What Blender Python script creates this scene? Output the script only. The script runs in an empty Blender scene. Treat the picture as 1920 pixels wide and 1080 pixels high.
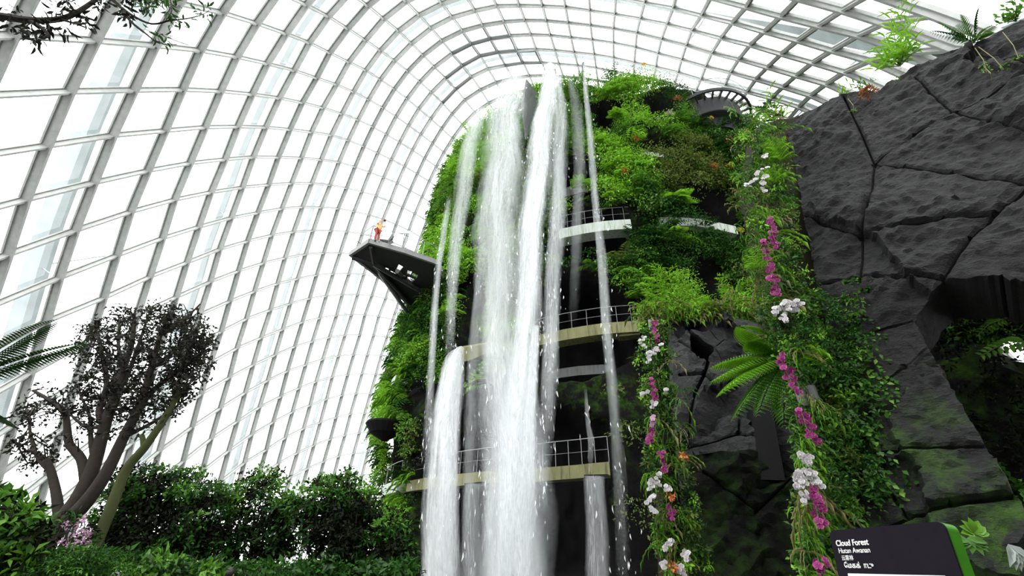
import bpy, math, random
import numpy as np
from mathutils import Vector, Matrix, noise
from mathutils.geometry import delaunay_2d_cdt
PI = math.pi
scene = bpy.context.scene
COL = scene.collection
rnd = random.Random(7)
rng = np.random.default_rng(7)

# ---------------- camera ----------------
FPX, PITCH, ROLL, EYE = 811.0, 0.5715, 0.03, 1.6
RIGHT = Vector((1, 0, 0)); FWD = Vector((0, math.cos(PITCH), math.sin(PITCH))); UP = Vector((0, -math.sin(PITCH), math.cos(PITCH)))
CX = math.cos(ROLL) * RIGHT + math.sin(ROLL) * UP
CY = -math.sin(ROLL) * RIGHT + math.cos(ROLL) * UP
cam = bpy.data.cameras.new('camera'); cam.sensor_width = 36; cam.lens = FPX / 1920 * 36
cam.clip_start = 0.05; cam.clip_end = 500
camo = bpy.data.objects.new('camera', cam); COL.objects.link(camo)
M3 = Matrix((CX, CY, -FWD)).transposed()
camo.matrix_world = Matrix.Translation((0, 0, EYE)) @ M3.to_4x4()
scene.camera = camo

# ---------------- daylight: an overcast bright sky ----------------
w = bpy.data.worlds.new('world'); scene.world = w; w.use_nodes = True
nt = w.node_tree; nt.nodes.clear()
wo = nt.nodes.new('ShaderNodeOutputWorld'); bg = nt.nodes.new('ShaderNodeBackground')
bg.inputs[0].default_value = (0.985, 1.0, 1.0, 1); bg.inputs[1].default_value = 4.6
nt.links.new(bg.outputs[0], wo.inputs[0])
sun = bpy.data.lights.new('sun', 'SUN'); sun.energy = 2.2; sun.angle = 0.9; sun.color = (1, 1, .97)
suno = bpy.data.objects.new('sun', sun); COL.objects.link(suno); suno.rotation_euler = (math.radians(22), math.radians(-28), 0)
vs = scene.view_settings
vs.view_transform = 'Standard'; vs.look = 'None'; vs.gamma = 1; vs.exposure = 0.0; vs.use_curve_mapping = False
scene.cycles.transparent_max_bounces = 24
scene.cycles.max_bounces = 6
scene.cycles.diffuse_bounces = 3
scene.cycles.glossy_bounces = 2
scene.cycles.transmission_bounces = 4

# ---------------- helpers ----------------
def ray(px, py):
    px = float(px); py = float(py)
    return (px - 960) / FPX * CX + (540 - py) / FPX * CY + FWD
def at(px, py, Y):
    Y = float(Y); d = ray(px, py); t = Y / d.y
    return Vector((d.x * t, Y, EYE + d.z * t))
def atx(px, py, n, p0):
    "point where the sight line meets the plane through p0 with normal n"
    d = ray(px, py); t = (p0 - Vector((0, 0, EYE))).dot(n) / d.dot(n)
    return Vector((0, 0, EYE)) + d * t
def prop(o, label=None, cat=None, group=None, kind=None):
    if label: o['label'] = label
    if cat: o['category'] = cat
    if group: o['group'] = group
    if kind: o['kind'] = kind
    return o
def empty(name, loc=(0, 0, 0), label=None, cat=None, group=None, rz=0, kind=None):
    o = bpy.data.objects.new(name, None); COL.objects.link(o); o.location = loc; o.rotation_euler.z = rz
    o.empty_display_size = .2
    return prop(o, label, cat, group, kind)
def mobj(name, V, F, mat, parent=None, smooth=False, tint=None, mats=None, fmi=None, uv=None):
    "V: (n,3) array, F: (m,k) int array or list of tuples -> one mesh object. Coordinates are world; made local to the parent's location."
    V = np.asarray(V, dtype=np.float32).reshape(-1, 3)
    me = bpy.data.meshes.new(name)
    if parent is None:
        c = V.mean(0) if len(V) else np.zeros(3); c = c.copy(); c[2] = V[:, 2].min()
    else:
        c = np.zeros(3)
        p = parent
        while p is not None:
            c = c + np.array(p.location); p = p.parent
    Vl = V - c
    if isinstance(F, np.ndarray):
        m, k = F.shape
        me.vertices.add(len(Vl)); me.vertices.foreach_set('co', Vl.astype(np.float32).ravel())
        me.loops.add(m * k); me.loops.foreach_set('vertex_index', F.astype(np.int32).ravel())
        me.polygons.add(m); me.polygons.foreach_set('loop_start', np.arange(m, dtype=np.int32) * k)
        me.update(calc_edges=True)
    else:
        me.from_pydata([tuple(map(float, v)) for v in Vl], [], [tuple(map(int, f)) for f in F])
    if smooth: me.polygons.foreach_set('use_smooth', np.ones(len(me.polygons), dtype=bool))
    if tint is not None:
        at_ = me.attributes.new('tint', 'FLOAT', 'POINT'); at_.data.foreach_set('value', np.asarray(tint, dtype=np.float32))
    if uv is not None:
        ul = me.uv_layers.new(name='UVMap'); li = np.empty(len(me.loops), dtype=np.int32); me.loops.foreach_get('vertex_index', li)
        ul.data.foreach_set('uv', np.asarray(uv, dtype=np.float32)[li].ravel())
    for m_ in (mats or [mat]): me.materials.append(m_)
    if fmi is not None: me.polygons.foreach_set('material_index', np.asarray(fmi, dtype=np.int32))
    me.validate(); me.update()
    o = bpy.data.objects.new(name, me); COL.objects.link(o)
    if parent is None: o.location = c
    else: o.parent = parent
    return o
class MB:
    "collects shapes for one mesh"
    def __init__(s): s.V = []; s.F = []
    def add(s, V, F):
        n = len(s.V); s.V += [tuple(v) for v in V]; s.F += [tuple(i + n for i in f) for f in F]
    def box(s, c, size, R=None):
        c = Vector(c); hx, hy, hz = size[0] / 2, size[1] / 2, size[2] / 2
        P = [Vector((x, y, z)) for x in (-hx, hx) for y in (-hy, hy) for z in (-hz, hz)]
        if R is not None: P = [R @ p for p in P]
        s.add([c + p for p in P], [(0, 1, 3, 2), (4, 6, 7, 5), (0, 4, 5, 1), (2, 3, 7, 6), (0, 2, 6, 4), (1, 5, 7, 3)])
    def bar(s, a, b, wd, ht, up=(0, 0, 1)):
        a = Vector(a); b = Vector(b); d = (b - a).normalized(); u = Vector(up); sd = d.cross(u)
        if sd.length < 1e-4: sd = d.orthogonal()
        sd.normalize(); u = sd.cross(d).normalized(); sd *= wd / 2; u *= ht / 2
        P = [a - sd - u, a + sd - u, a + sd + u, a - sd + u, b - sd - u, b + sd - u, b + sd + u, b - sd + u]
        s.add(P, [(0, 3, 2, 1), (4, 5, 6, 7), (0, 1, 5, 4), (1, 2, 6, 5), (2, 3, 7, 6), (3, 0, 4, 7)])
    def tube(s, pts, r, n=8, cap=True):
        pts = [Vector(p) for p in pts]; rr = r if hasattr(r, '__len__') else [r] * len(pts)
        V = []; ref = None
        for i, p in enumerate(pts):
            d = (pts[min(i + 1, len(pts) - 1)] - pts[max(i - 1, 0)])
            if d.length < 1e-7: d = Vector((0, 0, 1))
            d.normalize()
            if ref is None: ref = d.orthogonal().normalized()
            ref = (ref - d * ref.dot(d))
            ref = ref.normalized() if ref.length > 1e-5 else d.orthogonal().normalized()
            b = d.cross(ref)
            V += [p + (ref * math.cos(2 * PI * k / n) + b * math.sin(2 * PI * k / n)) * rr[i] for k in range(n)]
        F = [(i * n + k, i * n + (k + 1) % n, (i + 1) * n + (k + 1) % n, (i + 1) * n + k) for i in range(len(pts) - 1) for k in range(n)]
        if cap: F += [tuple(reversed(range(n))), tuple((len(pts) - 1) * n + k for k in range(n))]
        s.add(V, F)
    def ell(s, c, r, R=None, nu=12, nv=8):
        c = Vector(c); V = []
        for i in range(nv + 1):
            t = PI * i / nv
            for k in range(nu):
                a = 2 * PI * k / nu; p = Vector((r[0] * math.sin(t) * math.cos(a), r[1] * math.sin(t) * math.sin(a), r[2] * math.cos(t)))
                V.append(c + (R @ p if R is not None else p))
        F = [(i * nu + k, (i + 1) * nu + k, (i + 1) * nu + (k + 1) % nu, i * nu + (k + 1) % nu) for i in range(nv) for k in range(nu)]
        s.add(V, F)
    def prism(s, poly, off):
        n = len(poly); P = [Vector(p) for p in poly]; Q = [p + Vector(off) for p in P]
        s.add(P + Q, [tuple(reversed(range(n))), tuple(range(n, 2 * n))] + [(k, (k + 1) % n, n + (k + 1) % n, n + k) for k in range(n)])
    def build(s, name, mat, parent=None, smooth=False):
        return mobj(name, s.V, s.F, mat, parent, smooth)

# ---------------- materials ----------------
def mat_new(name):
    m = bpy.data.materials.new(name); m.use_nodes = True; t = m.node_tree; t.nodes.clear()
    o = t.nodes.new('ShaderNodeOutputMaterial'); return m, t, o
def N(t, kind, **kw):
    n = t.nodes.new(kind)
    for k, v in kw.items(): setattr(n, k, v)
    return n
def setin(n, **kw):
    for k, v in kw.items(): n.inputs[k.replace('_', ' ')].default_value = v
def coords(t, scale=(1, 1, 1), kind='Object'):
    tc = N(t, 'ShaderNodeTexCoord'); mp = N(t, 'ShaderNodeMapping'); mp.inputs['Scale'].default_value = scale
    t.links.new(tc.outputs[kind], mp.inputs['Vector']); return mp.outputs[0]
def noise_n(t, vec, scale, detail=4, rough=.55, dist=0):
    n = N(t, 'ShaderNodeTexNoise'); setin(n, Scale=scale, Detail=detail, Roughness=rough, Distortion=dist)
    if vec is not None: t.links.new(vec, n.inputs['Vector'])
    return n.outputs[0]
def ramp(t, fac, stops):
    r = N(t, 'ShaderNodeValToRGB'); e = r.color_ramp.elements
    while len(e) > len(stops): e.remove(e[-1])
    while len(e) < len(stops): e.new(.5)
    for x, (p, c) in zip(e, stops): x.position = p; x.color = (*c, 1) if len(c) == 3 else c
    t.links.new(fac, r.inputs[0]); return r.outputs[0]
def mixc(t, fac, a, b):
    m = N(t, 'ShaderNodeMix', data_type='RGBA')
    for sock, v in ((m.inputs[0], fac), (m.inputs[6], a), (m.inputs[7], b)):
        if hasattr(v, 'is_output'): t.links.new(v, sock)
        elif isinstance(v, (int, float)): sock.default_value = v
        else: sock.default_value = (*v, 1)
    return m.outputs[2]
def bump(t, h, strength=.5, dist=.1):
    b = N(t, 'ShaderNodeBump'); setin(b, Strength=strength, Distance=dist); t.links.new(h, b.inputs['Height']); return b.outputs[0]
def plain(name, col, rough=.6, metal=0., spec=.5, nz=None):
    m, t, o = mat_new(name); b = N(t, 'ShaderNodeBsdfPrincipled')
    setin(b, Roughness=rough, Metallic=metal); b.inputs['Specular IOR Level'].default_value = spec
    sc = nz or 12.
    v = coords(t); c = ramp(t, noise_n(t, v, sc, 4), [(.3, tuple(x * .86 for x in col)), (.7, tuple(min(1, x * 1.1) for x in col))])
    t.links.new(c, b.inputs['Base Color']); t.links.new(b.outputs[0], o.inputs[0]); return m
def leafmat(name, c0, c1, trans=.35, rough=.5, spec=.3):
    m, t, o = mat_new(name); a = N(t, 'ShaderNodeAttribute', attribute_name='tint')
    c = mixc(t, a.outputs['Fac'], c0, c1)
    b = N(t, 'ShaderNodeBsdfPrincipled'); setin(b, Roughness=rough); b.inputs['Specular IOR Level'].default_value = spec
    tr = N(t, 'ShaderNodeBsdfTranslucent'); mx = N(t, 'ShaderNodeMixShader'); mx.inputs[0].default_value = trans
    t.links.new(c, b.inputs['Base Color']); t.links.new(c, tr.inputs[0])
    t.links.new(b.outputs[0], mx.inputs[1]); t.links.new(tr.outputs[0], mx.inputs[2]); t.links.new(mx.outputs[0], o.inputs[0]); return m
MT = {}
MT['steel'] = plain('painted_grey_steel', (.285, .292, .282), .55, nz=3)
MT['dsteel'] = plain('dark_steel', (.028, .028, .03), .6, spec=.2, nz=3)
MT['arch'] = plain('outer_arch_white_steel', (.43, .485, .50), .6, nz=1)
MT['steelm'] = plain('mid_grey_steel', (.16, .16, .16), .5, nz=3)
MT['rail'] = plain('stainless_rail', (.22, .225, .225), .4, .3)
MT['white'] = plain('white_paint', (.75, .75, .74), .5)
MT['black'] = plain('black_rubber', (.02, .02, .022), .5)
MT['bark'] = plain('bark', (.035, .03, .026), .9, spec=.1, nz=9)
MT['barkg'] = plain('mossy_bark', (.045, .052, .02), .9, spec=.1, nz=5)
MT['twig'] = plain('twig', (.035, .03, .026), .9, spec=.1)
MT['soil'] = plain('soil', (.02, .018, .012), .95, spec=.1, nz=4)
# leaf colours
MT['lime'] = leafmat('lime_leaf', (0.1184, 0.3108, 0.0111), (0.2664, 0.5328, 0.037))
MT['green'] = leafmat('green_leaf', (0.0407, 0.1406, 0.00888), (0.1258, 0.296, 0.0222))
MT['dark'] = leafmat('dark_green_leaf', (0.01036, 0.0444, 0.00592), (0.037, 0.111, 0.0148), .2, .6, .08)
MT['olive'] = leafmat('olive_leaf', (0.0518, 0.0962, 0.01184), (0.148, 0.1924, 0.0296))
MT['shade'] = leafmat('shade_dark_leaf', (.004, .006, .003), (.014, .018, .008), .12, .6, .08)  # near-black leaf tone, foliage shade put into the colour
MT['orange'] = leafmat('orange_flower', (0.407, 0.0888, 0.0222), (0.592, 0.2368, 0.0592), .3)
MT['yellow'] = leafmat('yellow_flower', (0.444, 0.3108, 0.0296), (0.629, 0.518, 0.074), .3)
MT['magenta'] = leafmat('magenta_orchid', (.15, .006, .07), (.48, .07, .30), .25)
MT['whitefl'] = leafmat('white_orchid', (.45, .42, .44), (.66, .64, .65), .2)
MT['pinkfl'] = leafmat('pale_pink_flower', (.36, .2, .3), (.5, .34, .44), .25)
MT['greyfl'] = leafmat('grey_white_flower', (.20, .24, .21), (.42, .46, .43), .2)
MT['treeleaf'] = leafmat('dark_tree_leaf', (0.00888, 0.01036, 0.0074), (0.0296, 0.03108, 0.0222), .15, .6, .08)
MT['dark2'] = leafmat('deep_green_leaf', (.011, .04, .007), (.034, .10, .015), .3)
MT['lime2'] = leafmat('fresh_green_leaf', (0.0444, 0.148, 0.0111), (0.1036, 0.2664, 0.0222), .35)
MT['straw'] = leafmat('straw_leaf', (0.222, 0.2072, 0.074), (0.37, 0.333, 0.148), .3)
MT['rust'] = leafmat('rust_leaf', (0.185, 0.0666, 0.0148), (0.296, 0.1184, 0.0296), .3)

def glassmat():
    m, t, o = mat_new('dome_glass'); tr = N(t, 'ShaderNodeBsdfTransparent'); tr.inputs[0].default_value = (.985, .995, .99, 1)
    g = N(t, 'ShaderNodeBsdfGlossy'); g.inputs['Roughness'].default_value = .03
    mx = N(t, 'ShaderNodeMixShader'); mx.inputs[0].default_value = .05
    t.links.new(tr.outputs[0], mx.inputs[1]); t.links.new(g.outputs[0], mx.inputs[2]); t.links.new(mx.outputs[0], o.inputs[0]); return m
MT['glass'] = glassmat()
def rockmat(name, moss=0.0, base=(.008, .008, .0085), hi=(.026, .0255, .027), spec=.3, rg=.7):
    m, t, o = mat_new(name); b = N(t, 'ShaderNodeBsdfPrincipled'); setin(b, Roughness=rg); b.inputs['Specular IOR Level'].default_value = spec
    v = coords(t); n1 = noise_n(t, v, 1.1, 8, .62); n2 = noise_n(t, v, 14, 6, .65)
    c = mixc(t, n2, ramp(t, n1, [(.3, base), (.72, hi)]), ramp(t, n2, [(.35, base), (.7, hi)]))
    if moss:
        a = N(t, 'ShaderNodeAttribute', attribute_name='tint')
        ms = N(t, 'ShaderNodeMath', operation='MULTIPLY'); t.links.new(a.outputs['Fac'], ms.inputs[0])
        k = ramp(t, noise_n(t, v, 1.9, 7, .65), [(.45, (0, 0, 0)), (.60, (1, 1, 1))]); t.links.new(k, ms.inputs[1])
        mc = ramp(t, noise_n(t, v, 5, 5), [(.3, (.010, .03, .003)), (.75, (.07, .17, .008))])
        c = mixc(t, ms.outputs[0], c, mc)
    t.links.new(c, b.inputs['Base Color'])
    hh = N(t, 'ShaderNodeMath', operation='ADD'); t.links.new(noise_n(t, v, 3.2, 9, .62, .4), hh.inputs[0])
    t.links.new(noise_n(t, coords(t, (1, 1, 2.2)), 22, 6, .7), hh.inputs[1])
    t.links.new(bump(t, hh.outputs[0], .9, .09), b.inputs['Normal'])
    t.links.new(b.outputs[0], o.inputs[0]); return m
MT['rock'] = rockmat('charcoal_rock', 1)
MT['rockp'] = rockmat('grey_rock', 1, (.02, .02, .021), (.066, .066, .068))
MT['cliff'] = rockmat('dark_cliff', 1, (.004, .004, .004), (.013, .012, .012), .06, .95)
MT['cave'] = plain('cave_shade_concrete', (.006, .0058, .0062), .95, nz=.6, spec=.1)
def ledgemat(name, c0, c1, stain):
    m, t, o = mat_new(name); b = N(t, 'ShaderNodeBsdfPrincipled'); setin(b, Roughness=.7)
    c = mixc(t, noise_n(t, coords(t, (1, 1, .5)), 1.6, 6, .6), c0, c1)
    k = ramp(t, noise_n(t, coords(t, (3, 3, .25)), 2.2, 6, .65), [(.5, (0, 0, 0)), (.66, (.9, .9, .9))])
    c = mixc(t, k, c, stain); t.links.new(c, b.inputs['Base Color']); t.links.new(b.outputs[0], o.inputs[0]); return m
MT['ledge'] = ledgemat('pale_concrete_ledge', (.26, .30, .275), (.42, .45, .425), (.15, .19, .07))
MT['ledgey'] = ledgemat('stained_concrete_ledge', (.09, .092, .035), (.19, .185, .075), (.05, .045, .01))
MT['ledgeg'] = ledgemat('grey_concrete_band', (.06, .066, .066), (.11, .12, .115), (.045, .045, .035))

# ---------------- leaves ----------------
def unit(a): return a / np.maximum(np.linalg.norm(a, axis=1, keepdims=True), 1e-9)
class Leaves:
    def __init__(s): s.p = []; s.d = []; s.n = []; s.l = []; s.w = []; s.t = []; s.c = 0
    def add(s, p, d, n, l, w_, t=None):
        p = np.atleast_2d(np.asarray(p, float)); k = len(p)
        s.p.append(p); s.d.append(np.broadcast_to(np.asarray(d, float), (k, 3))); s.n.append(np.broadcast_to(np.asarray(n, float), (k, 3)))
        s.l.append(np.broadcast_to(np.asarray(l, float), (k,))); s.w.append(np.broadcast_to(np.asarray(w_, float), (k,)))
        s.t.append(rng.random(k) if t is None else np.broadcast_to(np.asarray(t, float), (k,))); s.c += k
    def build(s, name, mat, parent=None, fine=False, mats=None):
        if not s.c: return None
        p = np.concatenate(s.p); d = unit(np.concatenate(s.d)); n = np.concatenate(s.n); l = np.concatenate(s.l)[:, None]; w_ = np.concatenate(s.w)[:, None]; t = np.concatenate(s.t)
        n = unit(n - d * (n * d).sum(1, keepdims=True) + 1e-6); sd = np.cross(d, n)
        if fine:
            T = [(0, 0, 0), (.32, .46, .08), (.68, .36, .02), (1, 0, -.16), (.68, -.36, .02), (.32, -.46, .08), (.5, 0, -.02)]
            F0 = np.array([(0, 1, 6), (1, 2, 6), (2, 3, 6), (3, 4, 6), (4, 5, 6), (5, 0, 6)])
        else:
            T = [(0, 0, 0), (.45, .5, .12), (1, 0, -.14), (.45, -.5, .12)]; F0 = np.array([(0, 1, 2), (0, 2, 3)])
        V = np.stack([p + d * l * a + sd * w_ * b + n * l * c for a, b, c in T], 1)
        K = len(T); F = (np.arange(len(p))[:, None, None] * K + F0[None]).reshape(-1, 3)
        return mobj(name, V.reshape(-1, 3), F, mat, parent, tint=np.repeat(t, K))
def rvec(n):
    return unit(rng.normal(size=(n, 3)))
def clump(L, c, r, count, out, leaf=.2, wd=.5, flat=.8, up=.35, tint=None, spread=1.0):
    "leafy cushion around c (radius r) facing out"
    c = np.asarray(c, float); out = np.asarray(out, float); out = out / np.linalg.norm(out)
    q = unit(rvec(count) + out * .9 * spread); rad = r * rng.uniform(.55, 1.05, count)[:, None]
    p = c + q * rad * np.array([1, 1, flat])
    d = unit(q * .6 + rvec(count) * .7 + np.array([0, 0, -.25])); n = unit(q + np.array([0, 0, up]) + rvec(count) * .35)
    L.add(p, d, n, leaf * rng.uniform(.6, 1.3, count), leaf * wd * rng.uniform(.7, 1.2, count), tint)
def frond(L, base, dirn, length, npin, pin, wd=.22, droop=.5, tint=None, tw=0.0, arch_up=.5, mb=None, r=.01):
    "one fern frond: paired pinnae along an arching midrib"
    base = np.asarray(base, float); h = np.asarray(dirn, float); h = h / (np.linalg.norm(h) + 1e-9)
    ts = (np.arange(npin) + .8) / npin
    def pos(t): return base + h * length * t[:, None] + np.array([0, 0, 1.]) * (length * (arch_up * t - droop * t * t))[:, None]
    P = pos(ts); D = unit(pos(ts + .02) - pos(ts - .02)); S = unit(np.cross(D, np.array([0, 0, 1.]) + 1e-4)); Nn = np.cross(S, D)
    ln = pin * np.sin(PI * np.clip(ts * .86 + .14, 0, 1)) ** .7 + pin * .08
    for sg in (1, -1):
        L.add(P, S * sg + D * .35 - Nn * .12, Nn, ln, ln * wd, tint)
    if mb is not None: mb.tube([Vector(x) for x in pos(np.linspace(0, 1, 9))], [r * (1 - .8 * k / 8) for k in range(9)], 5)
def strap(L, base, dirn, length, wd, droop, seg=5, tint=.5):
    "a long arching grass or strap leaf made of a run of blades"
    base = np.asarray(base, float); h = np.asarray(dirn, float)
    ts = np.linspace(0, 1, seg + 1); P = base + h * (length * ts)[:, None] - np.array([0, 0, 1.]) * (droop * length * ts ** 2)[:, None]
    D = P[1:] - P[:-1]; l = np.linalg.norm(D, axis=1); S = np.cross(unit(D), np.array([0, 0, 1.]) + 1e-4)
    L.add(P[:-1] - D * .25, D, np.cross(unit(S), unit(D)), l * 1.5, wd * (1 - .6 * ts[:-1]), tint)
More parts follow.
